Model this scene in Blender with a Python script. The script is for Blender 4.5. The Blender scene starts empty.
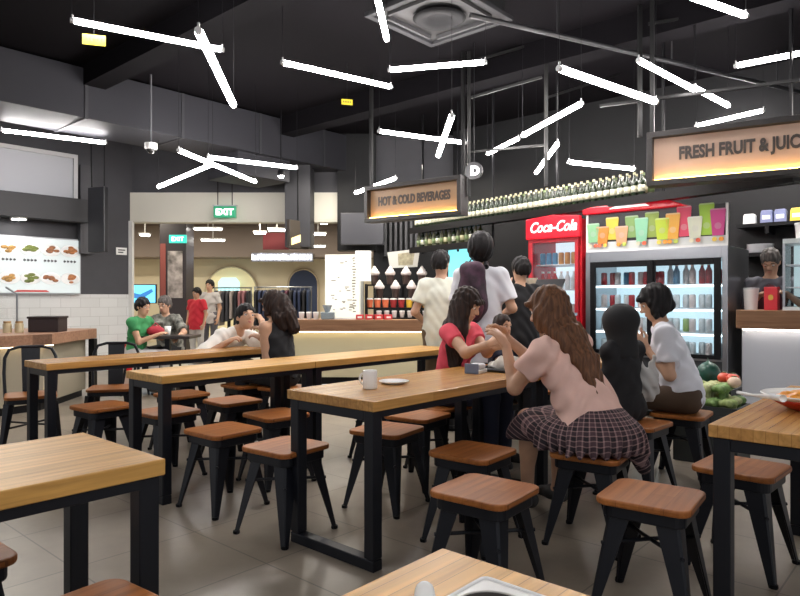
import bpy, math, random
import numpy as np
from mathutils import Vector, Matrix

random.seed(7)
PI = math.pi
SC = bpy.context.scene
COL = SC.collection
F = 650.0; CAMZ = 1.2; CX = 400.0; CY = 298.0

def PX(px, py, d):
    """point seen at pixel (px,py) of the photograph, d metres in front of the camera"""
    return Vector(((px - CX) / F * d, d, CAMZ - (py - CY) / F * d))
def PZ(px, py, z):
    d = (CAMZ - z) * F / (py - CY)
    return Vector(((px - CX) / F * d, d, z))
GA = math.radians(41.5)
AX = (math.sin(GA), math.cos(GA)); BX = (-math.cos(GA), math.sin(GA))
GROT = math.radians(90) - GA          # rotation that brings local x on the table rows
def UV(u, v, z=0.0):
    return Vector((u * AX[0] + v * BX[0], u * AX[1] + v * BX[1], z))

# ------------------------------------------------------------------ materials
MATS = {}
def mat(name, col, rough=0.5, metal=0.0, emit=None, strength=0.0, trans=0.0, noise=0.0, nscale=8.0, alpha=1.0, spec=None, bump=0.0, bscale=60.0, sheen=0.0):
    if name in MATS: return MATS[name]
    m = bpy.data.materials.new(name); m.use_nodes = True
    nt = m.node_tree; b = nt.nodes['Principled BSDF']
    c = tuple(col) + (1.0,)
    b.inputs['Base Color'].default_value = c
    b.inputs['Roughness'].default_value = rough
    b.inputs['Metallic'].default_value = metal
    if spec is not None: b.inputs['Specular IOR Level'].default_value = spec
    if trans: b.inputs['Transmission Weight'].default_value = trans
    if alpha < 1: b.inputs['Alpha'].default_value = alpha
    if sheen: b.inputs['Sheen Weight'].default_value = sheen
    if emit is not None:
        b.inputs['Emission Color'].default_value = tuple(emit) + (1.0,)
        b.inputs['Emission Strength'].default_value = strength
    if noise or bump:
        tc = nt.nodes.new('ShaderNodeTexCoord')
        n = nt.nodes.new('ShaderNodeTexNoise'); n.inputs['Scale'].default_value = nscale; n.inputs['Detail'].default_value = 4
        nt.links.new(tc.outputs['Object'], n.inputs['Vector'])
        if noise:
            r = nt.nodes.new('ShaderNodeValToRGB')
            r.color_ramp.elements[0].position = 0.3; r.color_ramp.elements[1].position = 0.7
            r.color_ramp.elements[0].color = tuple(max(0, x * (1 - noise)) for x in col) + (1,)
            r.color_ramp.elements[1].color = tuple(min(1, x * (1 + noise)) for x in col) + (1,)
            nt.links.new(n.outputs['Fac'], r.inputs['Fac']); nt.links.new(r.outputs['Color'], b.inputs['Base Color'])
        if bump:
            n2 = nt.nodes.new('ShaderNodeTexNoise'); n2.inputs['Scale'].default_value = bscale
            nt.links.new(tc.outputs['Object'], n2.inputs['Vector'])
            bp = nt.nodes.new('ShaderNodeBump'); bp.inputs['Strength'].default_value = bump; bp.inputs['Distance'].default_value = 0.01
            nt.links.new(n2.outputs['Fac'], bp.inputs['Height']); nt.links.new(bp.outputs['Normal'], b.inputs['Normal'])
    MATS[name] = m
    return m

def wood(name, c1, c2, rough=0.32, strip=0.045, length=0.55, rotz=0.0):
    """edge-glued strips of timber along local x, with grain"""
    if name in MATS: return MATS[name]
    m = bpy.data.materials.new(name); m.use_nodes = True
    nt = m.node_tree; b = nt.nodes['Principled BSDF']; L = nt.links
    tc = nt.nodes.new('ShaderNodeTexCoord')
    mp = nt.nodes.new('ShaderNodeMapping'); mp.inputs['Rotation'].default_value = (0, 0, rotz)
    L.new(tc.outputs['Object'], mp.inputs['Vector'])
    br = nt.nodes.new('ShaderNodeTexBrick')
    br.inputs['Scale'].default_value = 1.0
    br.inputs['Brick Width'].default_value = length; br.inputs['Row Height'].default_value = strip
    br.inputs['Mortar Size'].default_value = 0.0008; br.offset = 0.37
    br.inputs['Color1'].default_value = c1 + (1,); br.inputs['Color2'].default_value = c2 + (1,)
    br.inputs['Mortar'].default_value = tuple(0.6 * x for x in c2) + (1,)
    L.new(mp.outputs['Vector'], br.inputs['Vector'])
    mp2 = nt.nodes.new('ShaderNodeMapping'); mp2.inputs['Scale'].default_value = (2.2, 38, 38); mp2.inputs['Rotation'].default_value = (0, 0, rotz)
    L.new(tc.outputs['Object'], mp2.inputs['Vector'])
    n = nt.nodes.new('ShaderNodeTexNoise'); n.inputs['Scale'].default_value = 1.0; n.inputs['Detail'].default_value = 5; n.inputs['Distortion'].default_value = 0.6
    L.new(mp2.outputs['Vector'], n.inputs['Vector'])
    r = nt.nodes.new('ShaderNodeValToRGB')
    r.color_ramp.elements[0].position = 0.3; r.color_ramp.elements[0].color = (0.62, 0.58, 0.54, 1)
    r.color_ramp.elements[1].position = 0.68; r.color_ramp.elements[1].color = (1.08, 1.08, 1.08, 1)
    L.new(n.outputs['Fac'], r.inputs['Fac'])
    mx = nt.nodes.new('ShaderNodeMix'); mx.data_type = 'RGBA'; mx.blend_type = 'MULTIPLY'; mx.inputs[0].default_value = 0.8
    L.new(br.outputs['Color'], mx.inputs[6]); L.new(r.outputs['Color'], mx.inputs[7])
    # knots
    kn = nt.nodes.new('ShaderNodeTexVoronoi'); kn.inputs['Scale'].default_value = 2.1
    L.new(mp.outputs['Vector'], kn.inputs['Vector'])
    kr = nt.nodes.new('ShaderNodeValToRGB')
    kr.color_ramp.elements[0].position = 0.012; kr.color_ramp.elements[0].color = (0.3, 0.2, 0.14, 1)
    kr.color_ramp.elements[1].position = 0.06; kr.color_ramp.elements[1].color = (1, 1, 1, 1)
    L.new(kn.outputs['Distance'], kr.inputs['Fac'])
    mk = nt.nodes.new('ShaderNodeMix'); mk.data_type = 'RGBA'; mk.blend_type = 'MULTIPLY'; mk.inputs[0].default_value = 1.0
    L.new(mx.outputs[2], mk.inputs[6]); L.new(kr.outputs['Color'], mk.inputs[7])
    L.new(mk.outputs[2], b.inputs['Base Color']); b.inputs['Specular IOR Level'].default_value = .45 if rough < .3 else .3
    b.inputs['Roughness'].default_value = rough
    MATS[name] = m
    return m

def tiles(name, c1, c2, mortar, size, rough, rot=0.0, msize=0.004, axes=None, offset=0.0, bw=None, stain=0.25):
    if name in MATS: return MATS[name]
    m = bpy.data.materials.new(name); m.use_nodes = True
    nt = m.node_tree; b = nt.nodes['Principled BSDF']; L = nt.links
    tc = nt.nodes.new('ShaderNodeTexCoord'); mp = nt.nodes.new('ShaderNodeMapping')
    mp.inputs['Rotation'].default_value = axes if axes else (0, 0, rot)
    L.new(tc.outputs['Object'], mp.inputs['Vector'])
    br = nt.nodes.new('ShaderNodeTexBrick'); br.offset = offset
    br.inputs['Scale'].default_value = 1; br.inputs['Brick Width'].default_value = bw or size; br.inputs['Row Height'].default_value = size
    br.inputs['Mortar Size'].default_value = msize; br.inputs['Mortar Smooth'].default_value = 0.2
    br.inputs['Color1'].default_value = c1 + (1,); br.inputs['Color2'].default_value = c2 + (1,); br.inputs['Mortar'].default_value = mortar + (1,)
    L.new(mp.outputs['Vector'], br.inputs['Vector'])
    n = nt.nodes.new('ShaderNodeTexNoise'); n.inputs['Scale'].default_value = 1.7; n.inputs['Detail'].default_value = 7; n.inputs['Roughness'].default_value = 0.65
    L.new(tc.outputs['Object'], n.inputs['Vector'])
    r = nt.nodes.new('ShaderNodeValToRGB')
    r.color_ramp.elements[0].position = 0.3; r.color_ramp.elements[0].color = (1 - stain,) * 3 + (1,)
    r.color_ramp.elements[1].position = 0.7; r.color_ramp.elements[1].color = (1 + stain * .5,) * 3 + (1,)
    L.new(n.outputs['Fac'], r.inputs['Fac'])
    mx = nt.nodes.new('ShaderNodeMix'); mx.data_type = 'RGBA'; mx.blend_type = 'MULTIPLY'; mx.inputs[0].default_value = 1
    L.new(br.outputs['Color'], mx.inputs[6]); L.new(r.outputs['Color'], mx.inputs[7]); L.new(mx.outputs[2], b.inputs['Base Color'])
    b.inputs['Roughness'].default_value = rough
    MATS[name] = m
    return m

def plaid(name, base, line, line2, sc=30.0):
    if name in MATS: return MATS[name]
    m = bpy.data.materials.new(name); m.use_nodes = True
    nt = m.node_tree; b = nt.nodes['Principled BSDF']; L = nt.links
    uv = nt.nodes.new('ShaderNodeUVMap')
    sp = nt.nodes.new('ShaderNodeSeparateXYZ'); L.new(uv.outputs['UV'], sp.inputs[0])
    def stripe(out, freq, width):
        a = nt.nodes.new('ShaderNodeMath'); a.operation = 'MULTIPLY'; a.inputs[1].default_value = freq; L.new(out, a.inputs[0])
        f = nt.nodes.new('ShaderNodeMath'); f.operation = 'FRACT'; L.new(a.outputs[0], f.inputs[0])
        g = nt.nodes.new('ShaderNodeMath'); g.operation = 'LESS_THAN'; g.inputs[1].default_value = width; L.new(f.outputs[0], g.inputs[0])
        return g.outputs[0]
    s1 = stripe(sp.outputs[0], sc, 0.22); s2 = stripe(sp.outputs[1], sc, 0.22)
    s3 = stripe(sp.outputs[0], sc * .5, 0.5); s4 = stripe(sp.outputs[1], sc * .5, 0.5)
    ad = nt.nodes.new('ShaderNodeMath'); ad.operation = 'ADD'; L.new(s3, ad.inputs[0]); L.new(s4, ad.inputs[1])
    hf = nt.nodes.new('ShaderNodeMath'); hf.operation = 'MULTIPLY'; hf.inputs[1].default_value = 0.5; L.new(ad.outputs[0], hf.inputs[0])
    mx = nt.nodes.new('ShaderNodeMix'); mx.data_type = 'RGBA'; mx.inputs[6].default_value = base + (1,); mx.inputs[7].default_value = line2 + (1,)
    L.new(hf.outputs[0], mx.inputs[0])
    ad2 = nt.nodes.new('ShaderNodeMath'); ad2.operation = 'ADD'; L.new(s1, ad2.inputs[0]); L.new(s2, ad2.inputs[1])
    hf2 = nt.nodes.new('ShaderNodeMath'); hf2.operation = 'MULTIPLY'; hf2.inputs[1].default_value = 0.45; L.new(ad2.outputs[0], hf2.inputs[0])
    mx2 = nt.nodes.new('ShaderNodeMix'); mx2.data_type = 'RGBA'; mx2.inputs[7].default_value = line + (1,)
    L.new(hf2.outputs[0], mx2.inputs[0]); L.new(mx.outputs[2], mx2.inputs[6]); L.new(mx2.outputs[2], b.inputs['Base Color'])
    b.inputs['Roughness'].default_value = 0.85
    MATS[name] = m
    return m

def hairmat(name, c1, c2):
    if name in MATS: return MATS[name]
    m = bpy.data.materials.new(name); m.use_nodes = True
    nt = m.node_tree; b = nt.nodes['Principled BSDF']; L = nt.links
    tc = nt.nodes.new('ShaderNodeTexCoord'); mp = nt.nodes.new('ShaderNodeMapping'); mp.inputs['Scale'].default_value = (70, 70, 4)
    L.new(tc.outputs['Object'], mp.inputs['Vector'])
    n = nt.nodes.new('ShaderNodeTexNoise'); n.inputs['Scale'].default_value = 1; n.inputs['Detail'].default_value = 3
    L.new(mp.outputs['Vector'], n.inputs['Vector'])
    r = nt.nodes.new('ShaderNodeValToRGB'); r.color_ramp.elements[0].position = .35; r.color_ramp.elements[1].position = .7
    r.color_ramp.elements[0].color = c1 + (1,); r.color_ramp.elements[1].color = c2 + (1,)
    L.new(n.outputs['Fac'], r.inputs['Fac']); L.new(r.outputs['Color'], b.inputs['Base Color'])
    bp = nt.nodes.new('ShaderNodeBump'); bp.inputs['Strength'].default_value = .5; bp.inputs['Distance'].default_value = .006
    L.new(n.outputs['Fac'], bp.inputs['Height']); L.new(bp.outputs['Normal'], b.inputs['Normal'])
    b.inputs['Roughness'].default_value = .55; b.inputs['Specular IOR Level'].default_value = .25
    MATS[name] = m
    return m

# ------------------------------------------------------------------ mesh building
class MB:
    def __init__(s): s.v = []; s.f = []
    def add(s, vs, fs):
        o = len(s.v); s.v += [tuple(p) for p in vs]; s.f += [tuple(i + o for i in q) for q in fs]; return s
    def box(s, x0, x1, y0, y1, z0, z1):
        vs = [(x0,y0,z0),(x1,y0,z0),(x1,y1,z0),(x0,y1,z0),(x0,y0,z1),(x1,y0,z1),(x1,y1,z1),(x0,y1,z1)]
        return s.add(vs, [(0,3,2,1),(4,5,6,7),(0,1,5,4),(1,2,6,5),(2,3,7,6),(3,0,4,7)])
    def taper(s, a, b, wa, wb, up=(0,0,1), ha=None, hb=None):
        """four-sided tapered bar a->b"""
        a = Vector(a); b = Vector(b); d = (b - a).normalized(); u = Vector(up)
        x = d.cross(u)
        if x.length < 1e-4: x = d.cross(Vector((0, 1, 0)))
        x.normalize(); y = x.cross(d).normalized()
        ha = wa if ha is None else ha; hb = wb if hb is None else hb
        vs = []
        for p, w, h in ((a, wa, ha), (b, wb, hb)):
            for sx, sy in ((-1,-1),(1,-1),(1,1),(-1,1)): vs.append(p + x * sx * w / 2 + y * sy * h / 2)
        return s.add(vs, [(3,2,1,0),(4,5,6,7),(0,1,5,4),(1,2,6,5),(2,3,7,6),(3,0,4,7)])
    def tube(s, pts, r, n=8, closed=False):
        pts = [Vector(p) for p in pts]; m = len(pts); rs = r if isinstance(r, (list, tuple)) else [r] * m
        vs = []; prev = None
        for i, p in enumerate(pts):
            t = (pts[(i + 1) % m] - pts[i - 1]) if (closed or 0 < i < m - 1) else (pts[1] - pts[0] if i == 0 else pts[-1] - pts[-2])
            t.normalize()
            if prev is None:
                x = t.cross(Vector((0, 0, 1)))
                if x.length < 1e-3: x = t.cross(Vector((1, 0, 0)))
            else: x = prev - t * prev.dot(t)
            x.normalize(); prev = x; y = t.cross(x)
            for k in range(n):
                a = 2 * PI * k / n; vs.append(p + (x * math.cos(a) + y * math.sin(a)) * rs[i])
        fs = []
        for i in range(m if closed else m - 1):
            j = (i + 1) % m
            for k in range(n):
                k2 = (k + 1) % n; fs.append((i*n+k, j*n+k, j*n+k2, i*n+k2)[::-1])
        if not closed: fs += [tuple(range(n)), tuple(reversed(range((m-1)*n, m*n)))]
        return s.add(vs, fs)
    def lathe(s, prof, c=(0,0,0), n=20, sx=1, sy=1):
        vs = []; fs = []; m = len(prof)
        for r, z in prof:
            for k in range(n):
                a = 2 * PI * k / n; vs.append((c[0] + r * sx * math.cos(a), c[1] + r * sy * math.sin(a), c[2] + z))
        for i in range(m - 1):
            for k in range(n):
                k2 = (k + 1) % n; fs.append((i*n+k, i*n+k2, (i+1)*n+k2, (i+1)*n+k))
        if prof[0][0] > 1e-6: fs.append(tuple(reversed(range(n))))
        if prof[-1][0] > 1e-6: fs.append(tuple(range((m-1)*n, m*n)))
        return s.add(vs, fs)
    def prism(s, poly, z0, z1):
        n = len(poly)
        vs = [(x, y, z0) for x, y in poly] + [(x, y, z1) for x, y in poly]
        return s.add(vs, [tuple(reversed(range(n))), tuple(range(n, 2*n))] + [(i, (i+1)%n, n+(i+1)%n, n+i) for i in range(n)])
    def prism_y(s, poly, y0, y1):
        """outline in x,z pulled through y"""
        n = len(poly)
        vs = [(x, y0, z) for x, z in poly] + [(x, y1, z) for x, z in poly]
        return s.add(vs, [tuple(range(n)), tuple(reversed(range(n, 2*n)))] + [(i, n+i, n+(i+1)%n, (i+1)%n) for i in range(n)])
    def sphere(s, c, r, n=12, m=8, sc=(1,1,1)):
        vs = [(c[0], c[1], c[2] - r*sc[2])]; fs = []
        for i in range(1, m):
            t = PI * i / m - PI / 2
            for k in range(n):
                a = 2*PI*k/n; vs.append((c[0] + r*sc[0]*math.cos(t)*math.cos(a), c[1] + r*sc[1]*math.cos(t)*math.sin(a), c[2] + r*sc[2]*math.sin(t)))
        vs.append((c[0], c[1], c[2] + r*sc[2]))
        for k in range(n): fs.append((0, 1+(k+1)%n, 1+k))
        for i in range(m-2):
            for k in range(n): fs.append((1+i*n+k, 1+i*n+(k+1)%n, 1+(i+1)*n+(k+1)%n, 1+(i+1)*n+k))
        l = len(vs)-1
        for k in range(n): fs.append((l, 1+(m-2)*n+k, 1+(m-2)*n+(k+1)%n))
        return s.add(vs, fs)
    def build(s, name, m, parent=None, smooth=False, bevel=0.0, loc=None, rot=None):
        me = bpy.data.meshes.new(name); me.from_pydata(s.v, [], s.f)
        if m is not None: me.materials.append(m)
        return link_mesh(name, me, parent, smooth, bevel, loc, rot)

def link_mesh(name, me, parent=None, smooth=False, bevel=0.0, loc=None, rot=None):
    o = bpy.data.objects.new(name, me); COL.objects.link(o)
    if smooth:
        me.polygons.foreach_set('use_smooth', [True] * len(me.polygons))
        if smooth == 'auto':
            md = o.modifiers.new('edge', 'EDGE_SPLIT'); md.split_angle = math.radians(40)
    if bevel:
        md = o.modifiers.new('bevel', 'BEVEL'); md.width = bevel; md.segments = 2; md.limit_method = 'ANGLE'; md.angle_limit = math.radians(40)
    if parent: o.parent = parent
    if loc is not None: o.location = loc
    if rot is not None: o.rotation_euler = (0, 0, rot) if not hasattr(rot, '__len__') else rot
    return o

def tag(o, label, cat, group=None, kind=None):
    o['label'] = label; o['category'] = cat
    if group: o['group'] = group
    if kind: o['kind'] = kind
    return o
def thing(name, label, cat, loc=(0,0,0), rot=0.0, group=None):
    o = bpy.data.objects.new(name, None); COL.objects.link(o); o.empty_display_size = 0.1
    o.location = loc; o.rotation_euler = (0, 0, rot)
    return tag(o, label, cat, group)
def struct(o): o['kind'] = 'structure'; return o
def dup(root, loc, rot, label, group=None):
    def cp(o, par):
        c = o.copy(); COL.objects.link(c)
        if par is not None: c.parent = par
        for ch in o.children: cp(ch, c)
        return c
    r = cp(root, None); r.location = loc; r.rotation_euler = (0, 0, rot); r['label'] = label
    if group: r['group'] = group
    return r
def text(name, body, size, m, parent, loc, rot=(PI/2, 0, 0), sx=1.0, bold=0.0, ext=0.003, shear=0.0, align='LEFT', spacing=1.0):
    c = bpy.data.curves.new('txt', 'FONT'); c.body = body; c.size = size; c.extrude = ext; c.offset = bold; c.shear = shear
    c.align_x = align; c.space_character = spacing; c.resolution_u = 3
    t = bpy.data.objects.new('txt', c); COL.objects.link(t)
    bpy.context.view_layer.update()
    me = bpy.data.meshes.new_from_object(t.evaluated_get(bpy.context.evaluated_depsgraph_get()))
    bpy.data.objects.remove(t)
    for v in me.vertices: v.co.x *= sx
    me.materials.clear(); me.materials.append(m); me.name = name
    o = link_mesh(name, me, parent); o.location = loc; o.rotation_euler = rot
    return o
def rrect(x0, x1, y0, y1, r, n=4):
    p = []
    for cx, cy, a0 in ((x1-r, y1-r, 0), (x0+r, y1-r, 90), (x0+r, y0+r, 180), (x1-r, y0+r, 270)):
        for i in range(n + 1):
            a = math.radians(a0 + 90 * i / n); p.append((cx + r*math.cos(a), cy + r*math.sin(a)))
    return p

# ------------------------------------------------------------------ smooth solids (for bodies, hair, cloth)
class Solid:
    def __init__(s): s.p = []
    def rc(s, a, b, ra, rb=None, k=0.03, sub=False):
        s.p.append(('rc', np.array(a, float), np.array(b, float), ra, ra if rb is None else rb, k, sub)); return s
    def el(s, c, r, R=None, k=0.03, sub=False):
        s.p.append(('el', np.array(c, float), np.array(r, float), np.eye(3) if R is None else np.array(R, float), 0, k, sub)); return s
    def cyl(s, a, b, r, k=.004):         # cuts a flat-ended round hole
        s.p.append(('cy', np.array(a, float), np.array(b, float), r, r, k, True)); return s
    def plane(s, pt, n, k=0.0):          # keeps the side the normal points away from
        n = np.array(n, float); n /= np.linalg.norm(n)
        s.p.append(('pl', np.array(pt, float), n, 0, 0, k, True)); return s
    def chain(s, pts, rs, k=0.03):
        for i in range(len(pts) - 1): s.rc(pts[i], pts[i+1], rs[i], rs[i+1], k)
        return s
    def mesh(s, name, h, grow=0.0, wob=None):
        lo = np.full(3, 1e9); hi = np.full(3, -1e9)
        for q in s.p:
            if q[6]: continue
            if q[0] == 'rc':
                for c, r in ((q[1], q[3]), (q[2], q[4])): lo = np.minimum(lo, c - r); hi = np.maximum(hi, c + r)
            else:
                r = np.max(q[2]); lo = np.minimum(lo, q[1] - r); hi = np.maximum(hi, q[1] + r)
        lo -= 0.03 + grow + 2*h; hi += 0.03 + grow + 2*h
        n = np.ceil((hi - lo) / h).astype(int) + 1
        ax = [lo[i] + h * np.arange(n[i]) for i in range(3)]
        f = np.full(n, 0.5, np.float32)
        for q in s.p:
            t, k = q[0], max(q[5], 1e-5)
            if t == 'pl': a0 = [0,0,0]; a1 = list(n)
            else:
                if t == 'cy': r2 = q[3] + .02; b0 = np.minimum(q[1], q[2]) - r2; b1 = np.maximum(q[1], q[2]) + r2
                elif t == 'rc': b0 = np.minimum(q[1] - q[3], q[2] - q[4]); b1 = np.maximum(q[1] + q[3], q[2] + q[4])
                else:
                    ex = np.sqrt(((q[3] * q[2]) ** 2).sum(1)); b0 = q[1] - ex; b1 = q[1] + ex
                pad = k + 3*h + grow + 0.012
                a0 = np.clip(np.floor((b0 - pad - lo) / h).astype(int), 0, n); a1 = np.clip(np.ceil((b1 + pad - lo) / h).astype(int) + 1, 0, n)
                if np.any(a1 <= a0): continue
            sl = tuple(slice(a0[i], a1[i]) for i in range(3))
            X, Y, Z = np.meshgrid(*[ax[i][sl[i]].astype(np.float32) for i in range(3)], indexing='ij', sparse=True)
            if t == 'rc':
                a, b = q[1], q[2]; ba = b - a; L2 = max(float(ba @ ba), 1e-9)
                px, py, pz = X - a[0], Y - a[1], Z - a[2]
                tt = np.clip((px*ba[0] + py*ba[1] + pz*ba[2]) / L2, 0, 1)
                d = np.sqrt((px - tt*ba[0])**2 + (py - tt*ba[1])**2 + (pz - tt*ba[2])**2) - (q[3] + (q[4] - q[3]) * tt)
            elif t == 'cy':
                a, b = q[1], q[2]; ba = b - a; L_ = float(np.sqrt(ba @ ba)); u = ba / L_; c_ = (a + b) / 2
                px, py, pz = X - c_[0], Y - c_[1], Z - c_[2]; t_ = px*u[0] + py*u[1] + pz*u[2]
                rad = np.sqrt(np.maximum(px*px + py*py + pz*pz - t_*t_, 0)); d = np.maximum(rad - q[3], np.abs(t_) - L_/2) - grow
            elif t == 'el':
                R = q[3]; px, py, pz = X - q[1][0], Y - q[1][1], Z - q[1][2]
                lx = px*R[0,0] + py*R[1,0] + pz*R[2,0]; ly = px*R[0,1] + py*R[1,1] + pz*R[2,1]; lz = px*R[0,2] + py*R[1,2] + pz*R[2,2]
                r = q[2]
                k0 = np.sqrt((lx/r[0])**2 + (ly/r[1])**2 + (lz/r[2])**2)
                k1 = np.sqrt((lx/r[0]**2)**2 + (ly/r[1]**2)**2 + (lz/r[2]**2)**2) + 1e-6
                d = k0 * (k0 - 1) / k1
            else:
                d = -((X - q[1][0])*q[2][0] + (Y - q[1][1])*q[2][1] + (Z - q[1][2])*q[2][2]) - grow
            g = f[sl]
            if q[6]:
                hh = np.clip(0.5 - 0.5*(g + d)/k, 0, 1); f[sl] = g*(1-hh) - d*hh + k*hh*(1-hh)
            else:
                hh = np.clip(0.5 + 0.5*(g - d)/k, 0, 1); f[sl] = g*(1-hh) + d*hh - k*hh*(1-hh)
        if grow: f -= grow
        if wob is not None:
            X, Y, Z = np.meshgrid(*[a.astype(np.float32) for a in ax], indexing='ij', sparse=True)
            f += wob(X, Y, Z)
        f[0] = f[-1] = 0.5; f[:, 0] = f[:, -1] = 0.5; f[:, :, 0] = f[:, :, -1] = 0.5
        return nets(name, f, lo, h)

def nets(name, f, lo, h):
    sg = f < 0
    c = [sg[i:sg.shape[0]-1+i, j:sg.shape[1]-1+j, k:sg.shape[2]-1+k] for i in (0,1) for j in (0,1) for k in (0,1)]
    tot = np.zeros(c[0].shape, np.int8)
    for q in c: tot += q
    act = (tot > 0) & (tot < 8)
    I, J, K = np.nonzero(act)
    pos = np.zeros((len(I), 3)); cnt = np.zeros(len(I))
    off = [(i,j,k) for i in (0,1) for j in (0,1) for k in (0,1)]
    for a in off:
        for axis in range(3):
            if a[axis]: continue
            b = list(a); b[axis] = 1
            v0 = f[I+a[0], J+a[1], K+a[2]]; v1 = f[I+b[0], J+b[1], K+b[2]]
            m = (v0 < 0) != (v1 < 0)
            t = np.where(m, v0 / np.where(m, v0 - v1, 1), 0)
            p = np.array(a, float)[None, :].repeat(len(I), 0); p[:, axis] += t
            pos[m] += p[m]; cnt[m] += 1
    pos = (pos / cnt[:, None] + np.stack([I, J, K], 1)) * h + lo
    idx = np.full(act.shape, -1, np.int64); idx[I, J, K] = np.arange(len(I))
    quads = []
    n = f.shape
    # x edges
    e = sg[:-1, 1:-1, 1:-1] != sg[1:, 1:-1, 1:-1]; i, j, k = np.nonzero(e); j += 1; k += 1
    q = np.stack([idx[i,j-1,k-1], idx[i,j,k-1], idx[i,j,k], idx[i,j-1,k]], 1); fl = sg[i,j,k]; q[~fl] = q[~fl][:, ::-1]; quads.append(q)
    e = sg[1:-1, :-1, 1:-1] != sg[1:-1, 1:, 1:-1]; i, j, k = np.nonzero(e); i += 1; k += 1
    q = np.stack([idx[i-1,j,k-1], idx[i-1,j,k], idx[i,j,k], idx[i,j,k-1]], 1); fl = sg[i,j,k]; q[~fl] = q[~fl][:, ::-1]; quads.append(q)
    e = sg[1:-1, 1:-1, :-1] != sg[1:-1, 1:-1, 1:]; i, j, k = np.nonzero(e); i += 1; j += 1
    q = np.stack([idx[i-1,j-1,k], idx[i,j-1,k], idx[i,j,k], idx[i-1,j,k]], 1); fl = sg[i,j,k]; q[~fl] = q[~fl][:, ::-1]; quads.append(q)
    q = np.concatenate(quads)
    me = bpy.data.meshes.new(name)
    me.vertices.add(len(pos)); me.vertices.foreach_set('co', pos.astype(np.float32).ravel())
    me.loops.add(q.size); me.loops.foreach_set('vertex_index', q.astype(np.int32).ravel())
    me.polygons.add(len(q)); me.polygons.foreach_set('loop_start', np.arange(0, q.size, 4, dtype=np.int32))
    me.polygons.foreach_set('loop_total', np.full(len(q), 4, np.int32)) if False else None
    me.update(calc_edges=True); me.validate()
    me.polygons.foreach_set('use_smooth', np.ones(len(me.polygons), bool))
    return me
def solid_obj(name, s, h, m, parent=None, grow=0.0, wob=None):
    me = s.mesh(name, h, grow, wob); me.materials.append(m)
    return link_mesh(name, me, parent)
# ------------------------------------------------------------------ people
def V3(*a): return np.array(a, float)
def nrm(v): return v / max(np.linalg.norm(v), 1e-9)
def ik(S, W, l1, l2, pole):
    d = W - S; L = np.linalg.norm(d); L2 = min(max(L, 0.08), l1 + l2 - 0.002)
    dn = nrm(d); W = S + dn * L2
    a = (l1*l1 - l2*l2 + L2*L2) / (2*L2); hgt = math.sqrt(max(l1*l1 - a*a, 0))
    p = pole - dn * (pole @ dn)
    return S + dn*a + nrm(p)*hgt, W
def Rx(a): c, s = math.cos(a), math.sin(a); return np.array([[1,0,0],[0,c,-s],[0,s,c]])
def Ry(a): c, s = math.cos(a), math.sin(a); return np.array([[c,0,s],[0,1,0],[-s,0,c]])
def Rz(a): c, s = math.cos(a), math.sin(a); return np.array([[c,-s,0],[s,c,0],[0,0,1]])

SKIN = mat('skin_light', (0.57, 0.335, 0.215), 0.5, noise=0.06, nscale=20)
SKIN2 = mat('skin_tan', (0.50, 0.29, 0.19), 0.5, noise=0.06, nscale=20)
EYEW = mat('eye_white', (0.8, 0.78, 0.75), 0.2); EYED = mat('eye_dark', (0.02, 0.012, 0.01), 0.15)
LIPS = mat('lips', (0.50, 0.18, 0.16), 0.4); BROW = mat('eyebrow', (0.03, 0.02, 0.016), 0.8)

def hand(sol, W, d, n, sg, s, curl=25.0, spread=1.0, grip=None):
    d = nrm(d); n = nrm(n - d * (n @ d)); th = nrm(np.cross(d, n)) * sg
    Rp = np.stack([th, d, n], 1)
    sol.el(W + d*.045*s, V3(.037, .054, .017)*s, Rp, k=.012)
    sol.rc(W, W + d*.05*s, .022*s, .020*s, k=.012)
    for off, ln, cb in ((.027, .066, 0), (.009, .076, -3), (-.009, .071, 0), (-.026, .055, 5)):
        p = W + d*(.082 - abs(off)*.25)*s + th*off*s
        ang = math.radians(curl + cb) * .6; dr = nrm(d + th*off*2.2*spread)
        r = .0092*s
        for sl, rr in ((.42, .0088), (.32, .0078), (.26, .0068)):
            q = p + (dr*math.cos(ang) + n*math.sin(ang)) * ln*sl*s
            sol.rc(p, q, r, rr*s, k=.005); p = q; r = rr*s; ang += math.radians(curl)*.9
    p = W + d*.025*s + th*.026*s
    q = p + nrm(d*.65 + th*.75 + n*.25)*.042*s; sol.rc(p, q, .0125*s, .0105*s, k=.01)
    q2 = q + nrm(d*.95 + th*.2 + n*(.2 + curl/80))*.034*s; sol.rc(q, q2, .0105*s, .008*s, k=.005)

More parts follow.
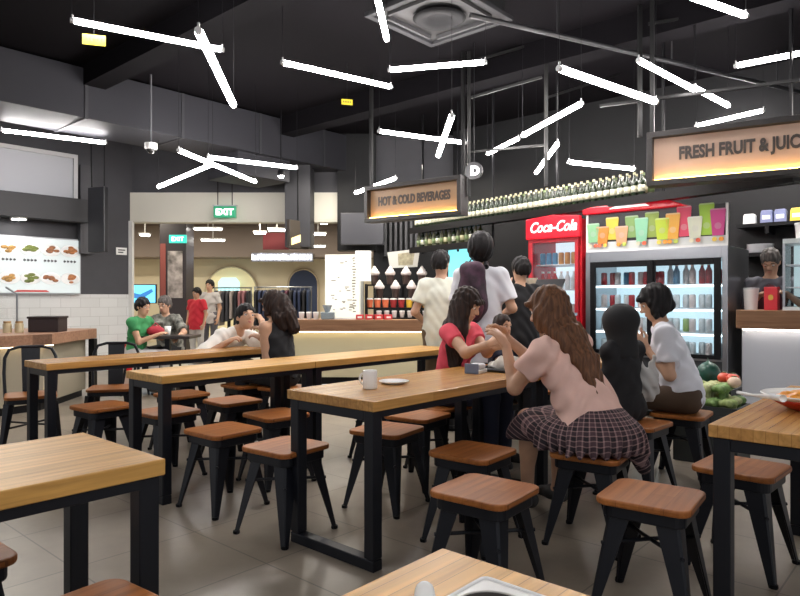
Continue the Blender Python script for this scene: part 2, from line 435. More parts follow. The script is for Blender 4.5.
def person(label, loc, heading, s=1.0, seat=None, z0=0.0, lean=0.0, roll=0.0, twist=0.0, hy=0.0, hp=0.0, hroll=0.0,
           R=None, L=None, Rpole=None, Lpole=None, Rn=None, Ln=None, Rd=None, Ld=None, curl=28.0, hair=None, top=None, bottom=None, shoe=(0.03,0.03,0.03),
           skin=None, h=.009, bust=0.0, legs=(0.10, 0.10), knee_fwd=0.40, group=None, girth=1.0, skirt=None, shin_back=0.0, ankle_z=None, cat='person'):
    th = math.atan2(-heading[0], heading[1])
    root = thing('person', label, cat, (loc[0], loc[1], z0), th, group)
    M = Rz(-th); o0 = V3(loc[0], loc[1], z0)
    wl = lambda p: M @ (np.array(p, float) - o0)
    skin = skin or SKIN
    out = {}
    pz = (seat + .10*s - z0) if seat is not None else .86*s
    P = V3(0, 0, pz)
    ln, rl = math.radians(lean), math.radians(roll)
    d = nrm(V3(math.tan(rl), math.tan(ln), 1.0)); x = V3(math.cos(math.radians(twist)), math.sin(math.radians(twist)), 0)
    x = nrm(x - d*(x @ d)); fw = np.cross(d, x); RT = np.stack([x, fw, d], 1)
    x0 = nrm(V3(1,0,0) - d*d[0]); RP = np.stack([x0, np.cross(d, x0), d], 1)
    N = P + d*.50*s; g = girth
    hd = nrm(d*.65 + V3(0, .0, 1)*.5 + V3(0, .12, 0))
    Hc = N + hd*.150*s
    RH = Rz(math.radians(hy)) @ Rx(-math.radians(hp)) @ Ry(math.radians(hroll))
    hp_ = lambda a, b, c: Hc + RH @ (V3(a, b, c)*s)
    tors = [((P + d*.0), V3(.160*g, .108*g, .115)*s, RP), (P + d*.13*s, V3(.128*g, .095*g, .14)*s, RP), (P + d*.30*s, V3(.142*g, .100*g, .17)*s, RT)]
    sh = {}; el_ = {}; wr = {}
    B = Solid()
    for c, r, Rm in tors: B.el(c, r, Rm, k=.05*s)
    if bust:
        for q in (-1, 1): B.el(P + d*.335*s + fw*.068*s + x*q*.062*s, V3(.056, .052, .056)*s*bust, RT, k=.03)
    for q in (-1, 1):
        S = P + d*.440*s + x*q*.152*s*math.sqrt(g); sh[q] = S
        B.rc(N - d*.03*s, S, .045*s, .046*s, k=.04*s)
    B.rc(N - d*.02*s, N + (Hc - N)*.62, .050*s, .045*s, k=.03*s)
    # head
    for c, r, k in (((0,-.014,.03), (.073,.092,.086), .02), ((0,.018,-.028), (.060,.068,.088), .03), ((0,.045,-.078), (.036,.036,.030), .03)):
        B.el(hp_(*c), V3(*r)*s, RH, k=k)
    B.rc(hp_(0,.078,.012), hp_(0,.101,-.026), .008*s, .0125*s, k=.012)
    B.rc(hp_(-.013,.090,-.03), hp_(.013,.090,-.03), .009*s, k=.008)
    for q in (-1, 1):
        B.el(hp_(q*.031, .088, .006), V3(.017, .014, .011)*s, RH, k=.012, sub=True)
        B.rc(hp_(q*.014, .083, .022), hp_(q*.046, .072, .022), .008*s, k=.012)
        B.el(hp_(q*.072, -.008, -.012), V3(.009, .020, .031)*s, RH @ Rz(q*.3), k=.008)
    B.rc(hp_(-.015,.081,-.060), hp_(.015,.081,-.060), .0085*s, k=.010)
    # arms
    for q, W, pole, nn, dd in ((1, R, Rpole, Rn, Rd), (-1, L, Lpole, Ln, Ld)):
        S = sh[q]
        if W is None: Wl = S + V3(q*.06, .07, -.49)*s if seat is None else V3(q*.10, .30, pz + .03)
        else: Wl = wl(W)
        pl = V3(q*.5, -.7, -.5) if pole is None else M @ V3(*pole)
        E, Wl = ik(S, Wl, .275*s, .240*s, pl); el_[q] = E; wr[q] = Wl
        B.rc(S, E, .047*s*math.sqrt(g), .037*s, k=.03*s); B.rc(E, Wl, .038*s, .0245*s, k=.02)
        B.el(E + (Wl-E)*.25, V3(.039,.039,.07)*s, k=.03) if False else None
        n_ = (V3(-q, 0, -.2) if seat is None and W is None else V3(-q*.3, 0, -1)) if nn is None else M @ V3(*nn)
        d_ = (Wl - E) if dd is None else M @ V3(*dd)
        hand(B, Wl, d_, n_, q, s, curl)
    # legs
    LG = {}
    for q, sp in ((1, legs[0]), (-1, legs[1])):
        Hj = P + V3(q*.085*s, 0, -.02*s)
        if seat is None: K = V3(q*sp*s, .015*s, .47*s); A = V3(q*sp*s, -.02*s, .075*s)
        else:
            K = Hj + V3(q*(sp - .085), knee_fwd, .015)*1.0; K = Hj + nrm(K - Hj)*.41*s
            A = V3(K[0], K[1] - shin_back, max(K[2] - .40*s, .075*s) if ankle_z is None else ankle_z)
        LG[q] = (Hj, K, A)
        B.rc(Hj, K, .078*s*g, .052*s, k=.04*s); B.rc(K, A, .050*s, .033*s, k=.03)
        B.el(K + (A - K)*.33 + V3(0, -.018*s, 0), V3(.043, .047, .11)*s, k=.03)
        B.rc(A, A + V3(0, -.02*s, -.035*s), .034*s, .03*s, k=.02); B.rc(A + V3(0, 0, -.02*s), A + V3(0, .13*s, -.048*s), .032*s, .024*s, k=.02)
    body = solid_obj('body', B, h, skin, root)
    # face parts
    for q in (-1, 1):
        e = MB(); e.sphere((0,0,0), .0125*s, 10, 8); eo = e.build('eye', EYEW, root, True); eo.location = hp_(q*.031, .0685, .005)
        e = MB(); e.sphere((0,0,0), .0072*s, 8, 6, (1,.6,1)); io = e.build('iris', EYED, eo, True); io.location = (RH @ V3(0, .0095*s, -.002))
        e = MB(); e.tube([hp_(q*.014,.086,.026), hp_(q*.031,.085,.031), hp_(q*.048,.075,.025)], [.003*s, .0038*s, .002*s], 6); e.build('eyebrow', BROW, root, True)
    e = MB(); e.tube([hp_(-.022,.079,-.060), hp_(-.010,.0885,-.0575), hp_(.010,.0885,-.0575), hp_(.022,.079,-.060)], [.002*s,.0055*s,.0055*s,.002*s], 6)
    e.tube([hp_(-.018,.080,-.063), hp_(0,.089,-.066), hp_(.018,.080,-.063)], [.002*s,.0058*s,.002*s], 6); e.build('lips', LIPS, root, True)
    # clothes
    if top:
        T = Solid()
        for q in (-1, 1):
            sl = top.get('sleeve', .5); wd = top.get('wide', 0.006)
            if sl > 0:
                T.rc(sh[q], sh[q] + (el_[q]-sh[q])*min(sl, 1), .049*s*math.sqrt(g), (.044 + wd)*s, k=.03*s)
                if sl < .95: u_ = nrm(el_[q]-sh[q]); e_ = sh[q] + (el_[q]-sh[q])*sl + u_*.012*s; T.cyl(e_, e_ + u_*(.07 + wd), (.066 + wd)*s)
                if sl > 1: T.rc(el_[q], el_[q] + (wr[q]-el_[q])*(sl-1), .044*s, .033*s, k=.02)
        for c, r, Rm in tors: T.el(c, r, Rm, k=.05*s)
        if bust:
            for q in (-1, 1): T.el(P + d*.335*s + fw*.068*s + x*q*.062*s, V3(.056, .052, .056)*s*bust, RT, k=.03)
        if top.get('loose'): T.el(P + d*.10*s, V3(.150*g, .115*g, .20)*s*top['loose'], RP, k=.06)
        hem = top.get('hem', -.03)
        if seat is None and hem < -.08: T.rc(P + V3(0,0,-.02), P + d*(hem)*s, .125*s*g, .135*s*g, k=.06)
        T.plane(P + d*hem*s, -d)
        for q in (-1, 1):
            T.rc(N - d*.035*s, sh[q] if top.get('sleeve', .5) > 0 else N - d*.035*s + (sh[q] - N)*.45, .043*s, .048*s if top.get('sleeve', .5) > 0 else .03*s, k=.04*s)
        T.el(N + d*.035*s + fw*.02*s, V3(.066, .070, .060)*s, RT, k=.01, sub=True)
        ph = random.uniform(0, 6)
        fa = top.get('fold', 1.0)
        wob = lambda X, Y, Z: fa*(.0045*np.sin(Z*48 + 7*np.sin(X*12 + ph) + Y*26) + .0025*np.sin(X*60 + Z*40 + ph)).astype(np.float32)
        to = solid_obj(top.get('name', 't_shirt'), T, h, top['m'], root, top.get('grow', .011), wob)
        if 'label' in top: to['label'] = top['label']
    if bottom:
        Q = Solid(); c, r, Rm = tors[0]; Q.el(c, r, Rm, k=.05*s); Q.el(P + d*.08*s, V3(.135*g,.098*g,.10)*s, RP, k=.04)
        f = bottom.get('len', 1.9)
        Q.plane(P + d*.10*s, d)
        for q in (-1, 1):
            Hj, K, A = LG[q]
            Q.rc(Hj, Hj + (K-Hj)*min(f, 1), .080*s*g, .058*s, k=.04*s)
            if f > 1: Q.rc(K, K + (A-K)*(f-1), .057*s, .046*s, k=.03)
        solid_obj(bottom.get('name', 'trousers'), Q, h, bottom['m'], root, bottom.get('grow', .010))
    for q in (-1, 1):
        A = LG[q][2]; Z = Solid(); Z.rc(A + V3(0,-.025*s,-.03*s), A + V3(0,.05*s,-.035*s), .040*s, .038*s, k=.02); Z.rc(A + V3(0,.05*s,-.04*s), A + V3(0,.14*s,-.052*s), .036*s, .028*s, k=.02)
        Z.plane(A + V3(0, 0, -.073*s), V3(0,0,-1))
        solid_obj('shoe', Z, max(h, .008), mat('shoe_%d%d%d' % tuple(int(100*c) for c in shoe), shoe, .6), root, .004)
    # hair
    if hair:
        st = hair['style']; Hs = Solid()
        if st in ('short', 'bob', 'long', 'puffy'):
            p = 1.0 if st != 'puffy' else 1.18
            Hs.el(hp_(0,-.016,.034), V3(.084,.103,.094)*s*p, RH, k=.02)
            if st == 'short':
                Hs.el(hp_(0,-.045,-.015), V3(.076,.066,.078)*s, RH, k=.03)
                Hs.el(hp_(0,.105,-.050), V3(.085,.080,.105)*s, RH, k=.015, sub=True)
                Hs.rc(hp_(0,.0,-.10), hp_(0,-.1,-.16), .06*s, k=.02, sub=True)
            elif st == 'puffy':
                Hs.el(hp_(0,-.035,-.010), V3(.100,.092,.100)*s, RH, k=.03)
                Hs.el(hp_(0,.125,-.045), V3(.080,.080,.105)*s, RH, k=.015, sub=True)
            else:
                Hs.el(hp_(0,-.030,-.028), V3(.094,.086,.112)*s, RH, k=.03)
                Hs.rc(hp_(-.072,.020,.0), hp_(-.076,.030,-.085), .026*s, k=.02); Hs.rc(hp_(.072,.020,.0), hp_(.076,.030,-.085), .026*s, k=.02)
                Hs.el(hp_(0,.110,-.055), V3(.062,.085,.125)*s, RH, k=.012, sub=True)
                Hs.rc(hp_(-.05,.082,.052), hp_(.05,.082,.052), .018*s, .018*s, k=.02)
                if st == 'bob': Hs.plane(hp_(0,0,-.112), RH @ V3(0,-.25,-1))
        elif st == 'scarf':
            Hs.el(hp_(0,-.012,.02), V3(.145,.140,.130)*s, RH, k=.02)
            Hs.el(hp_(0,.0,-.05), V3(.120,.115,.105)*s, RH, k=.03)
            Hs.el(N + V3(0,0,.01), V3(.105,.095,.075)*s, RT, k=.05); Hs.el(N - d*.08*s, V3(.13,.105,.11)*s, RT, k=.05)
            Hs.el(hp_(0,.140,-.025), V3(.060,.095,.090)*s, RH, k=.012, sub=True)
        for pts, rs in hair.get('chains', []):
            Hs.chain([wl(p_) if hair.get('world') else hp_(*p_) for p_ in pts], [r*s for r in rs], k=.025)
        for pts, rs in hair.get('local', []):
            Hs.chain([hp_(*p_) for p_ in pts], [r*s for r in rs], k=.025)
        for pts, rs in hair.get('torso', []):
            Hs.chain([N + RT @ (V3(*p_)*s) for p_ in pts], [r*s for r in rs], k=.03)
        if 'cut' in hair: Hs.plane(*hair['cut'])
        wobh = lambda X, Y, Z: (.0030*np.sin(X*160 + 4*np.sin(Z*18)) + .0030*np.sin(Y*150 + 4*np.sin(Z*16 + 1))).astype(np.float32)
        solid_obj(hair.get('name', 'hair'), Hs, min(h, .008), hair['m'], root, 0, wobh if st != 'scarf' else None)
    if 'extra' in out: pass
    info = dict(root=root, P=P, d=d, x=x, fw=fw, N=N, Hc=Hc, RH=RH, s=s, LG=LG, wl=wl, sh=sh, wr=wr, el=el_, hp=hp_, RT=RT)
    return info
# ------------------------------------------------------------------ palette
BLACK = mat('black_metal', (0.005, 0.005, 0.006), 0.5, 0.0, spec=.18)
LEGM = mat('dark_steel', (0.005, 0.006, 0.010), 0.42, 0.0, spec=.35)
BPAINT = mat('black_paint', (0.0032, 0.0026, 0.0036), 0.9, spec=.08)
GREYP = mat('grey_paint', (0.05, 0.05, 0.057), 0.7, noise=.08, nscale=3)
GREYL = mat('grey_paint_mid', (0.11, 0.11, 0.12), 0.7)
WHITEW = mat('white_wall', (0.62, 0.60, 0.52), 0.7)
WPL = mat('white_plastic', (0.75, 0.75, 0.73), 0.35)
CER = mat('white_ceramic', (0.88, 0.88, 0.86), 0.18)
STEEL = mat('stainless_steel', (0.40, 0.41, 0.43), 0.28, 0.9)
TUBEM = mat('lit_tube', (1, 1, 1), 0.5, emit=(1.0, 0.95, 0.93), strength=20.0)
RED = mat('red_gloss', (0.55, 0.012, 0.022), 0.25)
TABLEW = wood('table_oak', (0.60, 0.315, 0.090), (0.51, 0.25, 0.066), .27, strip=.038, length=.8)
TABLEL = wood('table_pale_oak', (0.74, 0.425, 0.125), (0.68, 0.38, 0.105), .36, strip=.032, length=1.1)
SEATW = wood('seat_elm', (0.43, 0.155, 0.038), (0.34, 0.115, 0.027), .42, strip=.085, length=.9)
CNTW = wood('counter_wood', (0.40, 0.215, 0.115), (0.34, 0.18, 0.095), .4, strip=.12, length=1.4)
FLOORM = tiles('floor_tile', (0.28, 0.238, 0.188), (0.255, 0.217, 0.170), (0.14, 0.122, 0.104), 0.6, .34, rot=-GROT)
MALLF = tiles('mall_floor', (0.52, 0.50, 0.42), (0.48, 0.46, 0.40), (0.3, 0.28, 0.25), 0.6, .3)
WTILE = tiles('white_tile', (0.66, 0.67, 0.66), (0.62, 0.63, 0.62), (0.45, 0.45, 0.44), 0.15, .2, axes=(PI/2, 0, 0), offset=.5, bw=.3, msize=.003, stain=.04)
GLASS = None
def glass(name, tint=(1, 1, 1), a=0.12):
    if name in MATS: return MATS[name]
    m = bpy.data.materials.new(name); m.use_nodes = True; nt = m.node_tree
    for n in list(nt.nodes):
        if n.type != 'OUTPUT_MATERIAL': nt.nodes.remove(n)
    out = [n for n in nt.nodes if n.type == 'OUTPUT_MATERIAL'][0]
    t = nt.nodes.new('ShaderNodeBsdfTransparent'); t.inputs[0].default_value = tint + (1,)
    g = nt.nodes.new('ShaderNodeBsdfGlossy'); g.inputs['Roughness'].default_value = .05
    mx = nt.nodes.new('ShaderNodeMixShader'); fr = nt.nodes.new('ShaderNodeFresnel'); fr.inputs[0].default_value = 1.3
    ad = nt.nodes.new('ShaderNodeMath'); ad.operation = 'MAXIMUM'; ad.inputs[1].default_value = a * .3
    nt.links.new(fr.outputs[0], ad.inputs[0]); nt.links.new(ad.outputs[0], mx.inputs[0])
    nt.links.new(t.outputs[0], mx.inputs[1]); nt.links.new(g.outputs[0], mx.inputs[2]); nt.links.new(mx.outputs[0], out.inputs[0])
    MATS[name] = m
    return m
GL = glass('clear_glass')
CEIL = 3.95

# ------------------------------------------------------------------ shell
m = MB(); m.box(-9, 9, -4, 11.2, -.1, 0); struct(m.build('floor', FLOORM))
m = MB(); m.box(-9, 3, 11.2, 21, -.1, 0); struct(m.build('floor_mall', MALLF))
m = MB(); m.box(-9, 9, -4, 11.2, CEIL, CEIL + .1); struct(m.build('ceiling', BPAINT))
# back wall above and beside the opening to the shopping mall (runs along Y = 11)
YB = 11.0; xl = -4.53; xr = 0.35
m = MB(); m.box(xl - .75, 1.2, YB, YB + .2, 2.98, CEIL); struct(m.build('wall_back', GREYP))
m = MB(); m.box(xl - .25, -1.05, YB - .03, YB + .2, 2.48, 2.98); struct(m.build('trim_1', WHITEW))
m = MB(); m.box(-.45, 1.4, YB - .01, YB + .25, 0, 2.98); struct(m.build('wall_black', mat('black_wall', (.005, .005, .006), .6, spec=.3)))
m = MB(); m.box(-1.05, -.4, YB - .12, YB + .22, 2.0, CEIL); struct(m.build('wall_black_upper', mat('black_wall', (0,0,0))))
m = MB(); m.box((286-400)/650*10.5, (311-400)/650*10.5, 10.4, 10.9, 2.02, CEIL); struct(m.build('trim_12', mat('bulkhead_dark', (.02,.02,.024), .6)))
m = MB(); m.box(xl - .10, xl + .015, YB - .05, YB + .04, 0, 2.5); struct(m.build('trim_2', mat('white_jamb', (.6, .6, .58), .6)))
# left wall, along the table rows, white tile below grey paint
ang = math.atan2(AX[1], AX[0])
def wall_seg(name, p, q, z0, z1, th, m_, off=0.0):
    p = Vector(p).to_2d(); q = Vector(q).to_2d(); L = (q - p).length; b = MB(); b.box(0, L, 0, th, z0, z1)
    o = b.build(name, m_); o.location = (p.x, p.y, 0); o.rotation_euler = (0, 0, math.atan2(q.y - p.y, q.x - p.x)); return struct(o)
pl = Vector((xl, YB, 0)); pa = pl - Vector((AX[0], AX[1], 0)) * 5.2
wall_seg('wall_left', pa, pl, 1.26, CEIL, .2, GREYP)
wall_seg('wall_left_tiles', pa, pl, 0, 1.26, .2, WTILE)
# stall wall on the right, running back from the right foreground to the mall opening
ws = Vector((3.35, 8.55, 0)); bx = Vector((BX[0], BX[1], 0))
wall_seg('wall_right', ws + bx * 3.3, ws - bx * 4.6, 0, CEIL, .2, mat('black_wall', (0,0,0)))

# mall beyond the opening
MC = mat('mall_cream', (0.70, 0.62, 0.46), .7); MBR = mat('mall_brown_ceiling', (0.13, 0.095, 0.078), .7)
m = MB(); m.box(-9, 3, 17.6, 17.8, 0, 3.6); struct(m.build('wall_mall', MC))
m = MB(); m.box(-9, 3, 11.2, 17.8, 3.05, 3.2); struct(m.build('ceiling_mall', MBR))
m = MB(); m.box(-9, 3, 16.6, 17.6, 2.25, 3.05); struct(m.build('trim_3', mat('mall_bulkhead', (.24, .195, .17), .7)))
m = MB(); m.box(-8.6, -8.4, 11.2, 17.8, 0, 3.1); struct(m.build('wall_mall_side', MC))
m = MB(); m.box(2.2, 2.4, 11.2, 17.8, 0, 3.1); struct(m.build('wall_mall_side', MC))

# grey air duct along the left of the ceiling
def duct(name, label, p, length, z0, z1, depth, m_):
    t = thing(name, label, 'duct', (p[0], p[1], z0), ang)
    b = MB(); b.box(0, length, 0, depth, 0, z1 - z0); b.build('casing', m_, t, bevel=.006)
    f = MB(); k = 1.1
    while k < length - .3: f.box(k - .02, k + .02, -.012, depth + .012, -.012, z1 - z0 - .002); k += 1.25
    f.build('flange', mat('duct_flange', (.022, .022, .026), .6), t)
    return t
dm = mat('duct_grey', (.024, .024, .029), .6, spec=.25)
duct('air_duct', 'long grey rectangular ceiling duct running along the left side above the menu board', (-6.1, 5.0, 0), 9.0, 3.33, 3.92, .9, dm)
p = PX(238, 160, 9.4); duct('air_duct', 'short grey duct box above the mall opening at its right part', (p.x, p.y, 0), .95, 3.0, 3.36, .8, dm)
# ceiling beams (black-painted concrete)
for i, (u, v, L, rot, z) in enumerate([(1.0, -1.9, 12, GROT, 3.66), (6.3, -4, 13, GROT + PI/2, 3.68), (3.4, -4, 13, GROT + PI/2, 3.72)]):
    c = UV(u, v); b = MB(); b.box(0, L, -.13, .13, z, CEIL); o = b.build('trim_%d' % (i + 4), mat('beam_dark', (.0035, .003, .004), .9, spec=.08)); o.location = c; o.rotation_euler = (0, 0, rot); struct(o)
# thin pipes under the slab
pm = mat('pipe_dark', (.018, .018, .02), .5)
for i, (p1, p2, lab) in enumerate([((500, 22), (800, 92), 'thin dark pipe under the ceiling at the upper right')]):
    a = PZ(*p1, 3.55); b = PZ(*p2, 3.55); dd = (b - a).normalized(); t = thing('ceiling_pipe', lab, 'pipe', a)
    L = (b - a).length; q = MB(); q.tube([dd * -.3, dd * (L + 1.0)], .022, 10); q.build('pipe', pm, t, 'auto')
    h_ = MB()
    for k in (.15, .5, .9): c = dd * (L * k); h_.box(c.x - .006, c.x + .006, c.y - .006, c.y + .006, 0, CEIL - 3.55)
    h_.build('hanger', pm, t)

# ------------------------------------------------------------------ hanging tube lights
TCAP = mat('tube_cap', (.5, .5, .5), .4, .5)
def tube_light(p1, p2, label, h=None, hs=None):
    if h is None:
        a = PZ(*p1, CAMZ + 1); b = PZ(*p2, CAMZ + 1); h = min(max(1.2 / (a - b).length, 1.45), 2.15)
    a = PZ(*p1, CAMZ + h); b = PZ(*p2, CAMZ + h) 
    make_tube(a, b, label)
def make_tube(a, b, label):
    mid = (a + b) / 2; t = thing('tube_light', label, 'light', mid, 0, 'hanging tube lights')
    d = (b - a).normalized(); L = (b - a).length; e1 = d * (-L/2); e2 = d * (L/2)
    q = MB(); q.tube([e1 + d*.03, e2 - d*.03], .023, 12); q.build('tube', TUBEM, t, 'auto')
    for e, k in ((e1, 1), (e2, -1)):
        q = MB(); q.tube([e, e + d * k * .035], .020, 10); q.tube([e + d*k*.015, e + d*k*.015 + Vector((0, 0, .045))], .007, 6); q.build('end_cap', TCAP, t, 'auto')
        c = e + d * k * .015; q = MB(); q.tube([c + Vector((0,0,.04)), Vector((c.x, c.y, CEIL - mid.z))], .0022, 4); q.build('wire', BLACK, t)
TL = [((70,20),(224,50),'long tube light at the upper left beside the yellow tag'), ((198,30),(234,106),'steep tube light crossing the end of the upper left tube'),
 ((0,130),(107,143),'tube light at the left edge in front of the pale panel'), ((178,150),(256,182),'tube light slanting down right in the crossed pair above the mall opening'),
 ((207,157),(298,168),'nearly level tube light ending beside the spotlight above the mall opening'), ((158,187),(213,164),'tube light slanting up right in the crossed group above the mall opening'),
 ((377,-4),(387,40),'steep tube light at the top edge left of the ceiling cassette'), ((281,62),(392,87),'tube light below the top middle, left of the ceiling cassette'),
 ((388,70),(487,62),'nearly level tube light just under the ceiling cassette'), ((378,131),(466,143),'nearly level tube light above the hot and cold beverages sign'),
 ((452,115),(438,156),'short steep tube light crossing the one above the beverages sign'), ((487,154),(519,138),'short tube light just left of the tall middle post'),
 ((522,136),(582,103),'tube light passing behind the tall middle post, rising to the right'), ((558,68),(657,102),'tube light slanting down between the tall post and the fruit sign'),
 ((638,60),(695,90),'upper tube of two in line above the fruit sign'), ((695,88),(729,106),'lower short tube of two in line above the fruit sign'),
 ((690,-4),(747,16),'tube light cut by the top edge at the right'), ((734,66),(806,52),'tube light at the right edge sloping up to the right'),
 ((695,126),(765,110),'tube light just above the fruit sign frame'), ((568,162),(635,169),'level tube light above the bottle shelf'),
 ((536,173),(558,143),'short steep tube light beside the foot of the tall post'), ((355,193),(396,178),'tube light behind the top left corner of the beverages sign')]
HH = {1: 1.4, 3: 1.5, 5: 1.5, 10: 1.45, 20: 1.6, 11: 1.9, 19: 1.5, 15: 1.9, 6: 2.1, 16: 2.1, 17: 2.1, 18: 2.1, 14: 1.9, 21: 1.6}
for i, (a, b, l) in enumerate(TL): tube_light(a, b, l, HH.get(i))

# spotlight, security camera, yellow tags, round logo, cassette
def spot(p, label, r=.05):
    t = thing('spotlight', label, 'light', p); q = MB(); q.lathe([(r*.7, .09), (r, .07), (r, 0), (r*.86, 0), (r*.86, .012), (0, .012)][::-1], n=16); q.build('housing', BLACK, t, 'auto')
    q = MB(); q.lathe([(r*.82, .002), (r*.7, -.02), (0, -.03)][::-1], n=16); q.build('lamp', mat('spot_lamp', (1,1,1), .4, emit=(1, .95, .9), strength=20), t, True)
    q = MB(); q.tube([(0, 0, .08), (0, 0, CEIL - p.z)], .008, 6); q.build('stem', BLACK, t)
spot(PX(281, 176, 9.5), 'small round spotlight right of the crossed tubes above the mall opening')
p = PX(151, 149, 8.0); t = thing('security_camera', 'small white dome security camera under the lower grey duct', 'camera', p)
q = MB(); q.lathe([(.075, .07), (.075, .0), (.06, -.005)][::-1], n=20); q.build('housing', WPL, t, 'auto')
q = MB(); q.sphere((0, 0, -.005), .058, 16, 10); q.build('dome', mat('dome_black', (.02,.02,.02), .1), t, True); q = MB(); q.tube([(0,0,.07),(0,0,CEIL - p.z)], .012, 8); q.build('stem', GREYL, t)
YEL = mat('yellow_tag', (.75, .58, .02), .5)
for (px, py, w, lab, d) in ((94, 40, .17, 'yellow tag on the black ceiling under the upper left tube', 5.2), (347, 102, .13, 'small yellow tag on the duct edge near the middle', 7.6)):
    p = PX(px, py, d); t = thing('warning_tag', lab, 'tag', p, .3)
    q = MB(); q.box(-w/2, w/2, -.004, .004, -w*.24, w*.24); q.build('plate', YEL, t)
    q = MB()
    for i in range(5): q.box(-w*.38 + i*w*.16, -w*.28 + i*w*.16, -.006, -.004, -w*.08, w*.08)
    q.build('print', mat('tag_print', (.15, .12, .02), .6), t)
    q = MB(); q.tube([(0, 0, w*.24), (0, 0, CEIL - p.z)], .003, 5); q.build('cord', BLACK, t)
p = PX(474, 171, 7.0); t = thing('round_sign', 'round black hanging sign with a white symbol right of the beverages sign', 'sign', p, -.3)
q = MB(); q.lathe([(.095, -.02), (.095, .02)], n=28); q.build('disc', mat('sign_black', (.015,.015,.018), .4), t, 'auto', rot=(PI/2, 0, 0))
text('symbol', 'D', .13, mat('sign_white', (.8,.8,.8), .4, emit=(1,1,1), strength=.6), t, (-.035, -.024, -.045), bold=.008)
q = MB(); q.tube([(0,0,.095),(0,0,CEIL - p.z)], .006, 6); q.build('rod', BLACK, t)
# air conditioning cassette
p = PZ(440, 14, 3.72); t = thing('ceiling_cassette', 'square air conditioning cassette with round diffuser at the top middle', 'air conditioner', (p.x, p.y + .1, 3.72), GROT)
q = MB()
for a in ((-.48,.48,-.48,-.42), (-.48,.48,.42,.48), (-.48,-.42,-.42,.42), (.42,.48,-.42,.42)): q.box(a[0], a[1], a[2], a[3], 0, .04)
q.build('frame', mat('cassette_frame', (.035, .035, .038), .7, spec=.15), t, bevel=.006)
q = MB(); q.box(-.42, .42, -.42, .42, .03, .22); q.build('panel', mat('cassette_panel', (.006,.006,.007), .6), t)
q = MB(); q.lathe([(.20, .028), (.24, .0), (.20, -.025), (.12, -.01), (.10, .02)], n=28); q.build('diffuser', mat('diffuser_grey', (.010,.010,.011), .7, spec=.15), t, True)
for k in range(4):
    q = MB(); q.box(-.30, .30, .335, .365, -.004, .03); q.build('vent', mat('vent_light', (.05,.05,.052), .7, spec=.15), t, rot=k * PI/2)
# hanging post frames that carry the signs
def frame(name, label, posts, bars, r=.02):
    t = thing(name, label, 'frame', (posts[0][0].x, posts[0][0].y, 0)); o = Vector((posts[0][0].x, posts[0][0].y, 0))
    for a, z0 in posts:
        q = MB(); q.box(a.x - o.x - r, a.x - o.x + r, a.y - o.y - r, a.y - o.y + r, z0, CEIL); q.build('post', mat('post_grey', (.09,.09,.10), .45, .3), t)
    for a, b in bars:
        q = MB(); q.taper(a - o, b - o, r*1.3, r*1.3); q.build('bar', mat('post_grey', (0,0,0)), t)
    return t
# pale panel, dark recess and the stall front on the left wall
wv = Vector((AX[0], AX[1], 0)); wn = Vector((AX[1], -AX[0], 0))          # along the wall, out of the wall
def on_wall(px, z, out=0.0):
    # point on the left wall seen in column px
    r = (px - CX) / F; t_ = (pl.x - r * pl.y) / (wv.x - r * wv.y); c = pl - wv * t_ + wn * out; return Vector((c.x, c.y, z))
a = on_wall(-40, 0, .06); b = on_wall(70, 0, .06)
L = (b - a).length
o = MB(); o.box(0, L, -.05, 0, 2.72, 3.38); o = o.build('wall_panel', mat('pale_panel', (.42, .43, .46), .5), None); o.location = a; o.rotation_euler = (0,0,ang); struct(o)
o = MB(); o.box(0, L + .06, -.09, -.05, 2.66, 2.72); o.box(0, L + .06, -.09, -.05, 3.38, 3.44); o.box(L, L + .06, -.09, -.05, 2.72, 3.38); o = o.build('trim_20', mat('panel_trim', (.5,.5,.5), .5)); o.location = a; o.rotation_euler = (0,0,ang); struct(o)
o = MB(); o.box(-.3, L + .15, -.35, -.1, 2.37, 2.72); o = o.build('trim_21', mat('soffit_dark', (.03,.03,.033), .6)); o.location = a; o.rotation_euler = (0,0,ang); struct(o)
p = on_wall(12, 2.338, .27); t = thing('downlight', 'oval white downlight in the dark soffit over the menu board', 'light', p)
q = MB(); q.lathe([(.09, 0), (.09, .03)], n=20); q.build('lamp', mat('downlight_lamp', (1,1,1), .4, emit=(1,.97,.92), strength=12), t, 'auto'); q = MB(); q.lathe([(.11, .004), (.11, .06), (.0, .06)], n=20); q.build('rim', WPL, t, 'auto')
# dark uprights at the wall end
for px, w in ((84, .16), (78, .05)):
    c = on_wall(px, 0, .10); o = MB(); o.box(-w/2, w/2, -.06, .06, 1.9, 3.3); o = o.build('trim_22', mat('upright', (.05,.05,.056), .5)); o.location = c; o.rotation_euler = (0,0,ang); struct(o)
